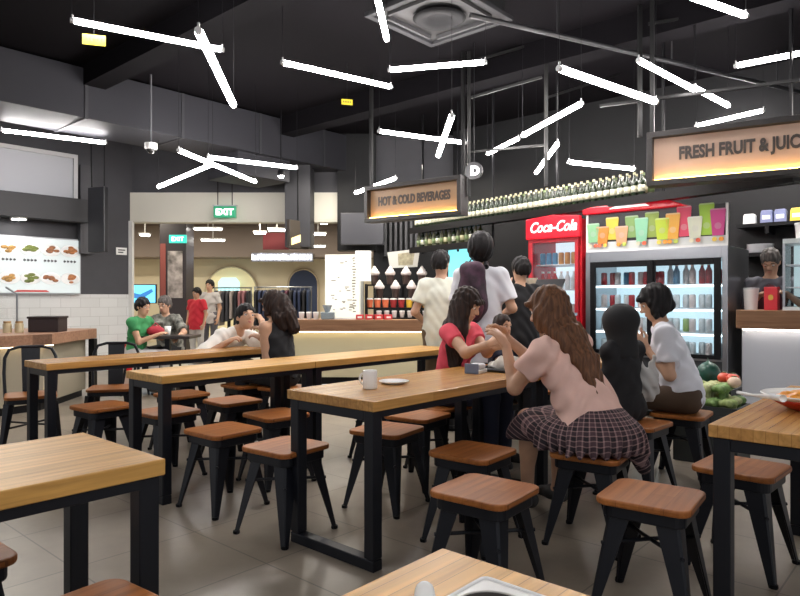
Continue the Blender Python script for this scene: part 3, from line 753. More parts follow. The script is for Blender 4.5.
# ------------------------------------------------------------------ tables
def table(label, u0, u1, v0, v1, wm, group='long wooden tables', H=.75, legs=(True, True), t_=.046):
    L, W = u1 - u0, v1 - v0; c = UV((u0 + u1)/2, (v0 + v1)/2)
    t = thing('dining_table', label, 'table', c, GROT, group)
    q = MB(); q.box(-L/2, L/2, -W/2, W/2, H - t_, H); q.build('tabletop', wm, t, bevel=.004)
    q = MB(); z1 = H - t_ - .001; z0 = z1 - .03
    q.box(-L/2 + .05, L/2 - .05, -W/2 + .012, -W/2 + .045, z0, z1); q.box(-L/2 + .05, L/2 - .05, W/2 - .045, W/2 - .012, z0, z1)
    q.build('apron', LEGM, t, bevel=.002)
    for sx, on in ((-1, legs[0]), (1, legs[1])):
        if not on: continue
        xa = sx * (L/2 - .012); xb = sx * (L/2 - .07); x0, x1 = min(xa, xb), max(xa, xb)
        for sy in (-1, 1):
            ya, yb = sorted((sy * (W/2 - .012), sy * (W/2 - .07)))
            q = MB(); q.box(x0, x1, ya, yb, .052, z1); q.build('leg', LEGM, t, bevel=.004)
        q = MB(); q.box(x0, x1, -W/2 + .012, W/2 - .012, 0, .05); q.build('foot_rail', LEGM, t, bevel=.004)
        q = MB(); q.box(x0 + .002, x1 - .002, -W/2 + .07, W/2 - .07, z1 - .045, z1 - .001); q.build('top_rail', LEGM, t, bevel=.003)
    return t
table('wooden table in the middle with the white mug and saucer on it', 2.03, 3.46, 1.95, 2.54, TABLEW)
table('wooden table behind the woman in the plaid skirt, before the woman in the white tee', 3.52, 4.9, 1.95, 2.50, TABLEW)
table('wooden table left of the middle, second row, nearer of two end to end', 1.89, 3.05, 3.50, 3.94, TABLEL)
table('wooden table in the second row continuing beyond the seam, ending behind the mug', 3.055, 4.75, 3.50, 3.94, TABLEL)
table('farthest wooden table at the left, with the person in the white shirt leaning behind it', 1.72, 3.85, 4.74, 5.15, TABLEW)
table('pale wooden table at the left edge in front with a bare top', -.45, .93, 1.70, 2.24, TABLEL)
table('wooden table at the right edge holding the bowl of orange food', 2.47, 3.85, .12, .715, TABLEW)
table('pale wooden table at the bottom edge, nearest, holding a white tray', -.35, .93, .16, .72, TABLEL)

# ------------------------------------------------------------------ stools
def make_stool():
    t = thing('stool', '-', 'stool', (0,0,0), 0, 'metal stools with wooden seats')
    q = MB(); q.prism(rrect(-.171, .171, -.171, .171, .05, 5), .420, .446); q.build('seat', SEATW, t, bevel=.007)
    q = MB(); q.prism(rrect(-.150, .150, -.150, .150, .045, 5), .372, .4195); q.build('apron', LEGM, t, bevel=.006)
    for sx in (-1, 1):
        for sy in (-1, 1):
            q = MB(); ux, uy = sx * .7071, sy * .7071
            # pressed sheet channel: two tapering wings meeting at a rounded outer corner
            top = .385; a = Vector((sx*.128, sy*.128, top)); b = Vector((sx*.186, sy*.186, 0))
            def ring(c, w, th):
                c = Vector(c); n = 7; pts = []
                for i in range(n):
                    k = i / (n - 1) * 2 - 1
                    r = w * (abs(k)); pts.append((c.x - (sx * r if k < 0 else 0), c.y - (sy * r if k > 0 else 0)))
                return pts
            vs = []
            for z, f in ((top, 0), (.25, .35), (0.0, 1)):
                c = a.lerp(b, (top - z) / top); w = .085 * (1 - (top - z) / top) + .026 * ((top - z) / top)
                o1 = (c.x - sx*w, c.y); o2 = (c.x - sx*w*.12, c.y); o3 = (c.x, c.y - sy*w*.12); o4 = (c.x, c.y - sy*w)
                th = .006
                i4 = (c.x - sx*th, c.y - sy*w); i3 = (c.x - sx*(th + .006), c.y - sy*(th + .006)); i1 = (c.x - sx*w, c.y - sy*th)
                for p_ in (o1, o2, o3, o4, i4, i3, i1): vs.append((p_[0], p_[1], z))
            fs = []; n = 7
            for r in range(2):
                for k in range(n):
                    k2 = (k+1) % n; f_ = (r*n+k, r*n+k2, (r+1)*n+k2, (r+1)*n+k); fs.append(f_ if sx*sy > 0 else f_[::-1])
            fs.append(tuple(range(n)) if sx*sy < 0 else tuple(reversed(range(n)))); fs.append(tuple(reversed(range(2*n, 3*n))) if sx*sy < 0 else tuple(range(2*n, 3*n)))
            q.add(vs, fs); leg = q.build('leg', LEGM, t)
            q = MB(); q.lathe([(.016, 0), (.018, .004), (.017, .016)], (sx*.176, sy*.176, 0), 10); q.build('rubber_foot', BLACK, leg, 'auto')
    q = MB(); q.tube([(-.145, -.145, .27), (0, 0, .268), (.145, .145, .27)], .008, 8); q.tube([(-.145, .145, .27), (0, 0, .272), (.145, -.145, .27)], .008, 8); q.build('cross_brace', LEGM, t, 'auto')
    return t
ST = [(2.52, .935, 6, 'nearest stool at the right front, orange-brown seat fully clear'), (2.16, 1.46, 4, 'stool in front of the middle table, just left of the nearest clear stool'),
 (2.66, 1.87, 3, 'stool half under the middle table, behind the front middle stool'), (3.22, .79, -3, 'stool behind the dark leg of the right-hand table'),
 (3.04, 1.42, 8, 'stool the woman in the plaid skirt sits on'), (3.93, 1.55, -4, 'stool under the person in the black headscarf'),
 (4.47, 1.46, 5, 'stool under the woman in the white tee'), (2.78, 2.56, 10, 'stool showing right of the front leg of the middle table'),
 (2.12, 2.66, 5, 'stool left of the middle table, behind its left leg'), (2.14, 3.26, 2, 'stool in front of the second row table near its left leg'),
 (2.66, 3.44, -5, 'stool under the second row table right of the clear one'), (2.24, 4.08, 3, 'stool behind the left leg of the second row table'),
 (2.80, 4.14, -3, 'stool on the far side of the second row table seen above the clear one'), (2.05, 4.62, 4, 'stool in front of the farthest table, near its left end'),
 (2.72, 4.72, 0, 'stool under the farthest table, second from its left end'), (3.38, 4.80, -4, 'stool under the farthest table, third from its left end'),
 (3.25, 2.72, 6, 'stool on the far side of the middle table seen above its near stool'), (.52, 2.26, 2, 'stool at the left edge, under the front left table'),
 (.66, 1.57, 5, 'stool at the bottom edge in front of the front left table'), (3.62, 2.82, -6, 'stool under the young woman in the pink top'),
 (4.85, 2.74, 3, 'stool beyond the plaid skirt woman, on the far side of her table'), (3.60, 3.36, 4, 'stool hidden mostly behind the middle table top, before the second row'),
 (3.50, 4.42, 8, 'stool under the long-haired woman in the black top'), (3.28, 5.62, 0, 'stool under the person in the white shirt'), (4.17, 2.68, 0, 'stool under the child')]
proto = make_stool()
for i, (u, v, r, l) in enumerate(ST):
    rot = GROT + math.radians(r)
    if i == 0: proto.location = UV(u, v); proto.rotation_euler = (0, 0, rot); proto['label'] = l
    else: dup(proto, UV(u, v), rot, l)

# ------------------------------------------------------------------ metal chairs with backs
def chair(label, loc, rot):
    t = thing('metal_chair', label, 'chair', loc, rot, 'metal chairs with backs')
    q = MB(); q.prism(rrect(-.18, .18, -.18, .18, .06, 5), .43, .452); q.build('seat', SEATW, t, bevel=.006)
    q = MB(); q.prism(rrect(-.17, .17, -.17, .17, .055, 5), .395, .4295); q.build('seat_frame', LEGM, t, bevel=.005)
    for sx in (-1, 1):
        for sy in (-1, 1):
            q = MB(); q.taper((sx*.145, sy*.145, .40), (sx*.20, sy*(.20 if sy > 0 else .24), 0), .055, .026, (sx, sy, .3)); q.build('leg', LEGM, t, bevel=.004)
    q = MB(); pts = [(-.175, -.165, .40), (-.185, -.20, .60), (-.18, -.222, .72), (-.15, -.235, .785), (-.08, -.24, .805), (.08, -.24, .805), (.15, -.235, .785), (.18, -.222, .72), (.185, -.20, .60), (.175, -.165, .40)]
    q.tube(pts, .0125, 10); q.build('back_frame', LEGM, t, 'auto')
    q = MB(); q.taper((0, -.172, .43), (0, -.24, .80), .115, .135, (0, 1, 0), .006, .006); q.build('back_splat', LEGM, t)
    q = MB(); q.tube([(-.165, .165, .22), (.165, -.185, .22)], .008, 6); q.tube([(.165, .165, .22), (-.165, -.185, .22)], .008, 6); q.build('cross_brace', LEGM, t, 'auto')
p = PZ(31, 394, .45); chair('dark metal chair with a back at the left, before the wooden counter', (p.x, p.y, 0), math.radians(-150))
p = PZ(112, 387, .45); chair('dark metal chair with a back beside the white tiled wall, behind the farthest table', (p.x, p.y, 0), math.radians(-165))

# ------------------------------------------------------------------ things on the tables
p = PZ(370, 388.5, .75); t = thing('mug', 'white mug standing on the middle table', 'mug', p, math.radians(155))
q = MB(); R_ = .036; q.lathe([(0, .004), (R_*.9, .004), (R_*.94, 0), (R_, .005), (R_, .088), (R_*.97, .091), (R_*.93, .088), (R_*.92, .012), (0, .010)], n=28); q.build('body', CER, t, True)
q = MB(); q.tube([(R_*.95 + .024*math.sin(a), 0, .047 + .027*math.cos(a)) for a in [PI*i/8 for i in range(9)]], .0055, 8); q.build('handle', CER, t, True)
p = PZ(394, 383.5, .75); t = thing('saucer', 'white saucer on the middle table, right of the mug', 'plate', p)
q = MB(); q.lathe([(0, .004), (.045, .003), (.047, 0), (.052, .001), (.078, .013), (.080, .015), (.077, .016), (.05, .007), (0, .007)], n=32); q.build('dish', CER, t, True)
# napkin box
p = PZ(477, 372.5, .75); t = thing('napkin_box', 'white and dark napkin box on the middle table by the tray', 'box', p, GROT + .2)
q = MB(); q.box(-.075, .055, -.045, .045, 0, .022); q.build('base', CER, t, bevel=.004); q = MB(); q.box(-.083, -.076, -.045, .045, .0, .06); q.build('side_plate', mat('navy_plastic', (.16,.20,.30), .4), t, bevel=.004)
q = MB(); q.box(-.055, .045, -.04, .04, .023, .055); q.build('napkins', mat('tissue', (.80,.82,.86), .9), t, bevel=.01)
# black serving tray with crumpled paper
p = PZ(507, 371.5, .75); t = thing('serving_tray', 'black serving tray on the middle table between the two women', 'tray', (p.x + .02, p.y + .12, .75), GROT)
q = MB(); q.prism(rrect(-.19, .17, -.13, .13, .03), 0.0, .006); q.build('base', mat('tray_black', (.015,.015,.018), .35), t)
q = MB(); rr = [(x, y, .012) for x, y in rrect(-.19, .17, -.13, .13, .03)]; q.tube(rr, .009, 8, True); q.build('rim', mat('tray_black', (0,0,0)), t, True)
S_ = Solid(); S_.el((0,0,.028), (.14,.095,.024)).el((.06,.03,.045), (.08,.06,.035)).el((-.06,-.02,.04), (.07,.06,.026))
o = solid_obj('paper_wrap', S_, .006, mat('paper', (.78,.74,.68), .9), None, 0, lambda X, Y, Z: (.006*np.sin(X*60 + 8*np.sin(Y*40)) + .005*np.sin(Y*75)).astype(np.float32)); o.parent = None
o.location = t.location + Vector((0, 0, .0)); o.rotation_euler = (0, 0, GROT); tag(o, 'crumpled pale wrapping paper lying on the black tray', 'paper')
# bowl with orange food on the right table
p = PZ(806, 410, .75); t = thing('bowl', 'wide red bowl with a white rim on the right table', 'bowl', (p.x + .02, p.y, .75))
q = MB(); q.lathe([(0, .005), (.07, .004), (.072, 0), (.08, .002), (.125, .026), (.150, .048)], n=40); q.build('body', mat('bowl_red', (.50, .03, .012), .25), t, True)
q = MB(); q.lathe([(.148, .046), (.178, .060), (.180, .063), (.176, .065), (.140, .052), (.10, .026), (0, .018)], n=40); q.build('rim', CER, t, True)
S_ = Solid(); S_.el((0,0,.038), (.132,.132,.022))
for k in range(14): a = k*2.4; r = .03 + .006*k; S_.el((r*math.cos(a), r*math.sin(a), .054), (.026,.018,.013), k=.012)
o = solid_obj('curry', S_, .006, mat('orange_curry', (.92, .30, .012), .3, noise=.35, nscale=30)); o.location = t.location + Vector((0,0,.006)); tag(o, 'bright orange saucy food filling the red bowl', 'food')
q = MB(); a = PZ(738, 398, .77); b = PZ(770, 403, .80); q.tube([a - b, (a - b)*.5 + Vector((0,0,-.003)), Vector((0,0,0)), (b - a)*.35 + Vector((0,0,.0))], [.008, .006, .010, .014], 10)
o = q.build('spoon', CER, None, True); o.location = b + Vector((0, 0, .024)); tag(o, 'white spoon leaning over the rim of the red bowl', 'spoon')
# nearest table: tray, bowl and cup end
p = PZ(484, 579, .752); c = Vector((p.x, p.y, .75)); t = thing('tray', 'white rectangular tray at the bottom edge on the nearest table', 'tray', c - Vector((BX[0]*.0, .11, 0)) + Vector((0.008, 0, 0)), GROT + .03)
L_ = .11; t.location = c + Vector((.0864*L_, -1.41*L_, 0)); t.rotation_euler.z = GROT
q = MB(); q.prism(rrect(-L_, L_, -L_, L_, .012), 0, .006); q.build('base', CER, t, bevel=.002); q = MB(); q.tube([(x, y, .007) for x, y in rrect(-L_+.003, L_-.003, -L_+.003, L_-.003, .011)], .003, 8, True); q.build('rim', CER, t, True)
bp = Vector((t.location.x, t.location.y, .759)); t = thing('bowl', 'dark bowl with a pale edge sitting on the white tray', 'bowl', Vector((.121, .861, .757)))
q = MB(); q.lathe([(0, .002), (.023, .002), (.024, 0), (.036, .008), (.050, .029), (.052, .031), (.050, .031), (.036, .012), (0, .007)], n=36); q.build('body', mat('bowl_grey', (.05,.045,.04), .3), t, True)
q = MB(); q.tube([(.051*math.cos(2*PI*k/36), .051*math.sin(2*PI*k/36), .0315) for k in range(36)], .0016, 6, True); q.build('rim', mat('bowl_edge', (.6,.58,.55), .3), t, True)
p = PZ(425, 602, .79); t = thing('soup_spoon', 'white ceramic soup spoon at the bottom edge left of the tray', 'spoon', Vector((p.x, p.y - .03, .752)))
q = Solid(); q.chain([V3(0,.0,.012), V3(.0,.028,.03), V3(0,.045,.045)], [.019,.016,.014], k=.01); o = solid_obj('handle', q, .0035, CER, t)
q = Solid(); q.el((-.004,-.03,.016), (.024,.036,.016)); q.el((-.004,-.03,.030), (.019,.030,.016), sub=True, k=.004); o = solid_obj('bowl', q, .0035, CER, t)
# ------------------------------------------------------------------ left food counter and menu board
A0 = Vector((-4.95, 5.05, 0)); A1 = Vector((-3.72, 6.95, 0)); A2 = Vector((-3.80, 8.15, 0)); A3 = Vector((-4.75, 8.15, 0)); A4 = Vector((-5.95, 6.2, 0))
o0 = A1.copy(); t = thing('food_counter', 'food counter at the left with a thick wooden top and pale front', 'counter', o0)
poly = [((a - o0).x, (a - o0).y) for a in (A0, A1, A2, A3, A4)]
q = MB(); q.prism(poly, .70, .82); q.build('countertop', wood('counter_wood_l', (.36,.20,.125), (.31,.17,.105), .4, strip=.14, length=1.6, rotz=-1.0), t, bevel=.006)
cen = Vector((sum(p_[0] for p_ in poly)/5, sum(p_[1] for p_ in poly)/5))
ins = [((Vector(p_) - cen) * .90 + cen) for p_ in poly]
q = MB(); q.prism([(p_.x, p_.y) for p_ in ins], .08, .70); q.build('base', mat('counter_pale', (.30, .265, .195), .6), t)
ins2 = [((Vector(p_) - cen) * .87 + cen) for p_ in poly]
q = MB(); q.prism([(p_.x, p_.y) for p_ in ins2], 0, .08); q.build('plinth', BLACK, t)
q = MB(); a_, b_ = Vector(poly[0]), Vector(poly[1]); dd = (cen - (a_ + b_)/2).normalized()*.05
q.taper((a_.x + dd.x, a_.y + dd.y, .694), (b_.x + dd.x, b_.y + dd.y, .694), .02, .02, ha=.01, hb=.01)
q.build('light_strip', mat('warm_strip', (1,1,1), .5, emit=(1, .80, .5), strength=2), t)
q = MB(); q.box(-.10, -.03, 1.02, 1.10, 0, .70); q.build('post', BLACK, t)
# things on it
p = PZ(60, 331, .82); p = Vector((-3.98, 7.35, .82)); t = thing('storage_box', 'dark box standing on the left food counter', 'box', p, .1)
q = MB(); q.box(-.16, .16, -.13, .13, 0, .15); q.build('body', mat('box_dark', (.03,.018,.018), .5), t, bevel=.008); q = MB(); q.box(-.17, .17, -.14, .14, .15, .175); q.build('lid', mat('box_lid', (.022,.014,.014), .5), t, bevel=.006)
p = Vector((-4.62, 7.0, .82)); t = thing('glass_screen', 'clear glass screen on thin metal posts on the left food counter', 'screen', p, ang)
q = MB(); q.box(-1.0, .45, -.004, .004, .04, .42); q.build('pane', GL, t)
for k in (-.35, .05, .45): q = MB(); q.tube([(k, 0, 0), (k, 0, .42), (k - .06, .16, .50)], .012, 8); q.build('post', STEEL, t, 'auto')
for i, (x, y, r, lab) in enumerate([(-4.55, 6.55, .12, 'black bowl of food on the left food counter at the frame edge')]):
    t = thing('bowl', lab, 'bowl', (x, y, .82)); q = MB(); q.lathe([(0,.004),(.06,.0),(.13,.05),(.14,.07),(.13,.07),(.06,.02),(0,.015)], n=28); q.build('body', BLACK, t, True)
    S_ = Solid(); S_.el((0,0,.05),(.115,.115,.03))
    for k in range(8): S_.el((.07*math.cos(k*2.4),.07*math.sin(k*2.4),.075),(.03,.02,.018),k=.01)
    o = solid_obj('noodles', S_, .008, mat('food_brown', (.30,.13,.05), .5, noise=.4, nscale=25)); o.location = (x, y, .825); tag(o, 'brown food heaped in the black bowl on the left counter', 'food')
for i, (dx, dy) in enumerate(((0,0),(.12,.02))):
    t = thing('jar', ('pale jar on the left counter behind the glass screen', 'second pale jar beside it, nearer the dark box')[i], 'jar', (-4.32 + dx, 7.15 + dy, .82)); q = MB(); q.lathe([(.045,0),(.045,.09),(.035,.105)], n=18); q.build('body', mat('jar_cream', (.6,.5,.3), .3), t, 'auto'); q = MB(); q.lathe([(.038,.105),(.038,.125)], n=18); q.build('lid', mat('jar_lid', (.4,.25,.1), .4), t, 'auto')
# menu board on the left wall
b = on_wall(78, 1.26, .03); t = thing('menu_board', 'white backlit menu board with two rows of dish pictures on the left wall', 'menu', b, ang)
Wd = 1.75; z0, z1 = .015, .845
q = MB(); q.box(-Wd, 0, -.05, 0, z0, z1); q.build('panel', mat('menu_white', (.52,.57,.57), .4, emit=(.80,.92,.95), strength=.10), t, bevel=.01)
q = MB(); q.box(-Wd - .02, .02, -.03, .01, z0 - .02, z1 + .02); q.build('frame', mat('menu_frame', (.35,.36,.38), .4), t)
FOODC = [(.42,.16,.05), (.30,.12,.05), (.16,.20,.04), (.45,.25,.07), (.22,.07,.04), (.40,.10,.06)]
k = 0
for row, zc in ((0, .67), (1, .24)):
    for i in range(6):
        xc = -.15 - i*.285
        if xc < -Wd + .1: continue
        d_ = MB(); d_.lathe([(.142, -.003), (.142, .004), (.125, .006)], n=24); po = d_.build('dish_picture', mat('dish_white', (.85,.86,.86), .5), t, 'auto', loc=(xc, -.052, zc), rot=(PI/2, 0, 0)); po.scale = (1, .66, 1)
        rnd = random.Random(k*7 + 3)
        f_ = MB()
        for j in range(9): a = rnd.uniform(0, 6.28); r = rnd.uniform(0, .085); f_.sphere((r*math.cos(a), r*math.sin(a), .006), rnd.uniform(.035, .055), 9, 5, (1, .8, .12))
        f_.build('food_print', mat('foodprint_%d' % (k % 6), FOODC[k % 6], .5, noise=.5, nscale=22), po, True)
        l_ = MB()
        for j in range(4): l_.box(xc - .10 + j*.05, xc - .065 + j*.05, -.0535, -.050, zc - .175 + .0, zc - .15); l_.box(xc - .09 + j*.05, xc - .083 + j*.05, -.054, -.050, zc - .185, zc - .14)
        if row == 0: l_.build('caption', mat('ink_dark', (.05,.05,.06), .6), t)
        k += 1
q = MB(); q.prism_y([(-.95,.03),(-.45,.03),(-.50,.06),(-.90,.06)], -.056, -.05); q.build('caption', mat('menu_red', (.55,.06,.05), .5), t)
# hanging side sign at the end of the left wall
p = PX(98, 186, 9.6); t = thing('hanging_sign', 'narrow black hanging sign with a picture near the end of the left wall', 'sign', p, ang + PI/2 + .35)
q = MB(); q.box(-.16, .16, -.04, .04, -.98, -.02); q.build('panel', mat('sign_black', (0,0,0)), t, bevel=.01)
q = MB(); q.prism_y([(-.12,-.88),(.10,-.88),(.12,-.70),(.0,-.60),(-.14,-.72)], -.046, -.04); q.build('picture', mat('pic_pale', (.6,.55,.45), .5), t)
q = MB(); q.tube([(-.12,0,-.02),(-.12,0,CEIL - p.z)], .01, 6); q.tube([(.12,0,-.02),(.15,0,CEIL - p.z)], .01, 6); q.build('rod', BLACK, t)
c = on_wall(121, 1.98, .01); t = thing('notice', 'small white notice on the grey wall beside the mall opening', 'notice', c, ang); q = MB(); q.box(-.09,.09,-.012,0,-.06,.06); q.build('plate', WPL, t)
q = MB(); q.box(-.06,.06,-.014,-.012,.01,.03); q.box(-.06,.03,-.014,-.012,-.03,-.01); q.build('print', mat('ink_dark', (0,0,0)), t)
c = on_wall(122, 0, .22); t = thing('fire_extinguisher', 'red fire extinguisher against the white tiles behind the person in green', 'extinguisher', (c.x, c.y, 0)); q = MB(); q.lathe([(.06,0),(.065,.02),(.065,.38),(.05,.45),(.025,.48),(.02,.52)], n=18); q.build('body', RED, t, 'auto'); q = MB(); q.box(-.02,.07,-.012,.012,.52,.56); q.build('handle', BLACK, t); q = MB(); q.tube([(.03,0,.52),(.10,0,.45),(.085,0,.15)], .012, 8); q.build('hose', BLACK, t, True)
# ------------------------------------------------------------------ exit sign
GREEN = mat('exit_green', (.005,.16,.07), .4, emit=(.01,.28,.13), strength=.25); EXW = mat('exit_white', (.9,.9,.9), .4, emit=(1,1,1), strength=.8)
p = PX(225, 212, 10.85); t = thing('exit_sign', 'green EXIT sign hanging in front of the white beam over the mall opening', 'sign', p)
q = MB(); q.box(-.185,.185,-.03,.03,-.095,.095); q.build('panel', GREEN, t, bevel=.008); text('lettering', 'EXIT', .145, EXW, t, (0,-.032,-.05), bold=.004, align='CENTER')
q = MB(); q.box(-.20,.20,-.022,.022,.095,.115); q.build('bracket', STEEL, t)
for x in (-.12, .12): q = MB(); q.tube([(x,0,.11),(x,0,CEIL - p.z)], .008, 6); q.build('rod', BLACK, t)
# ------------------------------------------------------------------ shopping mall beyond
p = PX(177, 0, 13.4); t = thing('mall_column', 'dark mall column with posters behind the person in red', 'column', (p.x, p.y, 0))
q = MB(); q.box(-.27,.27,-.25,.25,0,3.05); q.build('shaft', mat('column_dark', (.035,.028,.032), .4), t, bevel=.01)
q = MB(); q.box(-.10,.20,-.262,-.25,1.2,2.15); q.build('poster', mat('poster_grey', (.28,.25,.24), .4, noise=.7, nscale=6), t); q = MB(); q.box(-.25,-.14,-.262,-.25,1.2,2.3); q.build('side_strip', mat('poster_red', (.22,.06,.05), .4), t)
p = PX(178, 239, 12.9); t = thing('exit_sign', 'smaller blurred green exit sign on the dark mall column', 'sign', p); q = MB(); q.box(-.17,.17,-.03,.03,-.08,.08); q.build('panel', mat('exit_teal', (.01,.3,.25), .4, emit=(.05,.55,.45), strength=.35), t, bevel=.006); text('lettering', 'EXIT', .12, EXW, t, (0,-.032,-.042), align='CENTER'); q = MB(); q.box(-.03,.03,0,.2,-.03,.03); q.build('bracket', BLACK, t)
p = PX(143, 289, 14.2); t = thing('television', 'television showing a blue picture left of the dark mall column', 'television', (p.x, p.y, .78)); q = MB(); q.box(-.30,.30,-.03,.03,.30,.72); q.build('bezel', BLACK, t, bevel=.006); q = MB(); q.box(-.28,.28,-.034,-.03,.32,.70); q.build('screen', mat('screen_blue', (.05,.25,.5), .2, emit=(.12,.50,.85), strength=.7, noise=0), t)
q = MB(); q.prism_y([(-.26,.55),(-.05,.50),(.2,.62),(.24,.56),(0,.40),(-.2,.42)], -.0365, -.034); q.build('picture', mat('screen_dark', (.01,.03,.08), .3, emit=(.02,.10,.25), strength=.8), t)
q = MB(); q.box(-.06,.06,-.02,.02,0,.30); q.box(-.2,.2,-.1,.1,-.0,.02); q.build('stand', BLACK, t)
t = thing('display_table', 'low dark display table under the mall television', 'table', (p.x, p.y, 0)); q = MB(); q.box(-.6,.6,-.3,.3,.72,.78); q.build('top', mat('dark_wood', (.06,.04,.035), .5), t); 
for sx in (-.55,.55):
    for sy in (-.25,.25): q = MB(); q.box(sx-.03,sx+.03,sy-.03,sy+.03,0,.72); q.build('leg', mat('dark_wood', (0,0,0)), t)
# arches on the cream shop wall
def arch(px0, px1, ztop, m_, name, lab, cat):
    a = PX(px0, 0, 17.5); b = PX(px1, 0, 17.5); w = (b.x - a.x); t = thing(name, lab, cat, ((a.x + b.x)/2, 17.58, 0))
    r = w/2; pl_ = [(-r, 0), (r, 0)] + [(r*math.cos(PI*i/16), ztop - r + r*math.sin(PI*i/16)) for i in range(17)]
    q = MB(); q.prism_y(pl_, -.03, 0); q.build('panel', m_, t)
    pts = [(-r,-.03,0)] + [(-r*math.cos(PI*i/16), -.03, ztop - r + r*math.sin(PI*i/16)) for i in range(17)] + [(r,-.03,0)]
    q = MB(); q.tube(pts, .03, 6); q.build('surround', mat('arch_trim', (.5,.42,.3), .6), t)
arch(205, 257, 2.05, mat('arch_yellow', (.80,.70,.42), .6, emit=(1,.85,.5), strength=.06), 'wall_niche', 'pale yellow lit arch on the mall shop wall', 'niche')
arch(288, 318, 1.98, mat('arch_navy', (.02,.035,.09), .5), 'arched_panel', 'navy blue arched panel on the mall shop wall', 'panel')
p = PX(229, 286, 17.2); t = thing('display_screen', 'glowing pale blue screen inside the yellow arch', 'screen', (p.x, p.y, p.z)); q = MB(); q.prism_y([(-.28,-.25),(.28,-.25),(.28,.1),(.18,.22),(-.18,.22),(-.28,.1)], -.03, .03); q.build('screen', mat('screen_pale', (.3,.6,.65), .4, emit=(.45,.85,.9), strength=.35), t); q = MB(); q.box(-.04,.04,-.02,.02,-p.z,-.25); q.build('stand', BLACK, t)
# white lit shop lettering (unreadable) and red banner
p = PX(251, 257, 16.45); t = thing('shop_sign', 'glowing white row of shop letters on the mall bulkhead', 'sign', p); LIT = mat('letter_lit', (1,1,1), .4, emit=(.85,.9,1), strength=1.0)
q = MB(); q.box(0,1.56,.05,.14,-.11,.11); q.build('back_rail', mat('rail_grey', (.2,.2,.22), .5), t)
rnd = random.Random(4)
for i in range(11): q = MB(); x = .02 + i*.14; hgt = .07; q.box(x, x+.03, 0, .05, -hgt, hgt); (q.box(x+.03, x+.10, 0, .05, hgt-.05, hgt) if i % 2 else q.box(x+.03, x+.10, 0, .05, -.03, .03)); (q.box(x+.08, x+.11, 0, .05, -hgt, hgt) if i % 3 else q.box(x+.03, x+.10, 0, .05, -hgt, -hgt+.04)); q.build('letter', LIT, t)
p = PX(276, 239, 13.5); t = thing('banner', 'dark red banner hanging from the mall ceiling', 'banner', p); q = MB(); q.box(-.27,.27,-.015,.015,-.22,.13); q.build('panel', mat('banner_red', (.14,.012,.015), .7), t); q = MB(); q.tube([(-.2,0,.13),(-.2,0,3.06-p.z)], .008, 5); q.tube([(.2,0,.13),(.2,0,3.06-p.z)], .008, 5); q.build('cord', BLACK, t)
p = PX(298, 236, 10.4); t = thing('hanging_sign', 'small dark hanging sign with a pale strip over the mall opening right end', 'sign', p, 1.05); q = MB(); q.box(-.24,.24,-.03,.03,-.20,.24); q.build('panel', mat('sign_dark_brown', (.05,.04,.03), .5), t, bevel=.006); q = MB(); q.prism_y([(-.20,-.16),(.20,-.04),(.20,.08),(-.20,-.05)], -.036, -.03); q.build('strip', mat('strip_amber', (.7,.5,.2), .5, emit=(1,.7,.3), strength=.5), t); q = MB(); q.tube([(0,0,.24),(0,0,CEIL-p.z)], .012, 6); q.build('rod', BLACK, t)
# mall ceiling lights
for i, (px, py, dd, w, lab) in enumerate([(208,230,13.5,.55,'upper of two white light strips on the mall ceiling'), (213,241,14.5,.5,'lower of two white light strips on the mall ceiling'), (260,234,13,.22,'round-ended mall ceiling light left of the red banner'), (277,231,13,.34,'mall ceiling light above the red banner'), (318,235,13,.3,'mall ceiling light at the right end of the opening'), (145,236,13.5,.18,'small mall spotlight at the left end of the opening'), (324,224,12,.13,'small round mall spotlight near the beverages sign'), (312,247,15,.6,'far row of mall ceiling lights above the lit lettering')]):
    p = PX(px, py, dd); t = thing('mall_light', lab, 'light', p, .15); q = MB(); q.box(-w/2, w/2, -.06, .06, 0, .03); q.build('lamp', mat('mall_lamp', (1,1,1), .4, emit=(1,.96,.9), strength=4), t, bevel=.01); q = MB(); q.box(-w/2-.02, w/2+.02, -.08, .08, .03, .06); q.build('housing', WPL, t); q = MB(); q.box(-.01,.01,-.01,.01,.06,max(.08, 3.05-p.z)); q.build('stem', WPL, t)
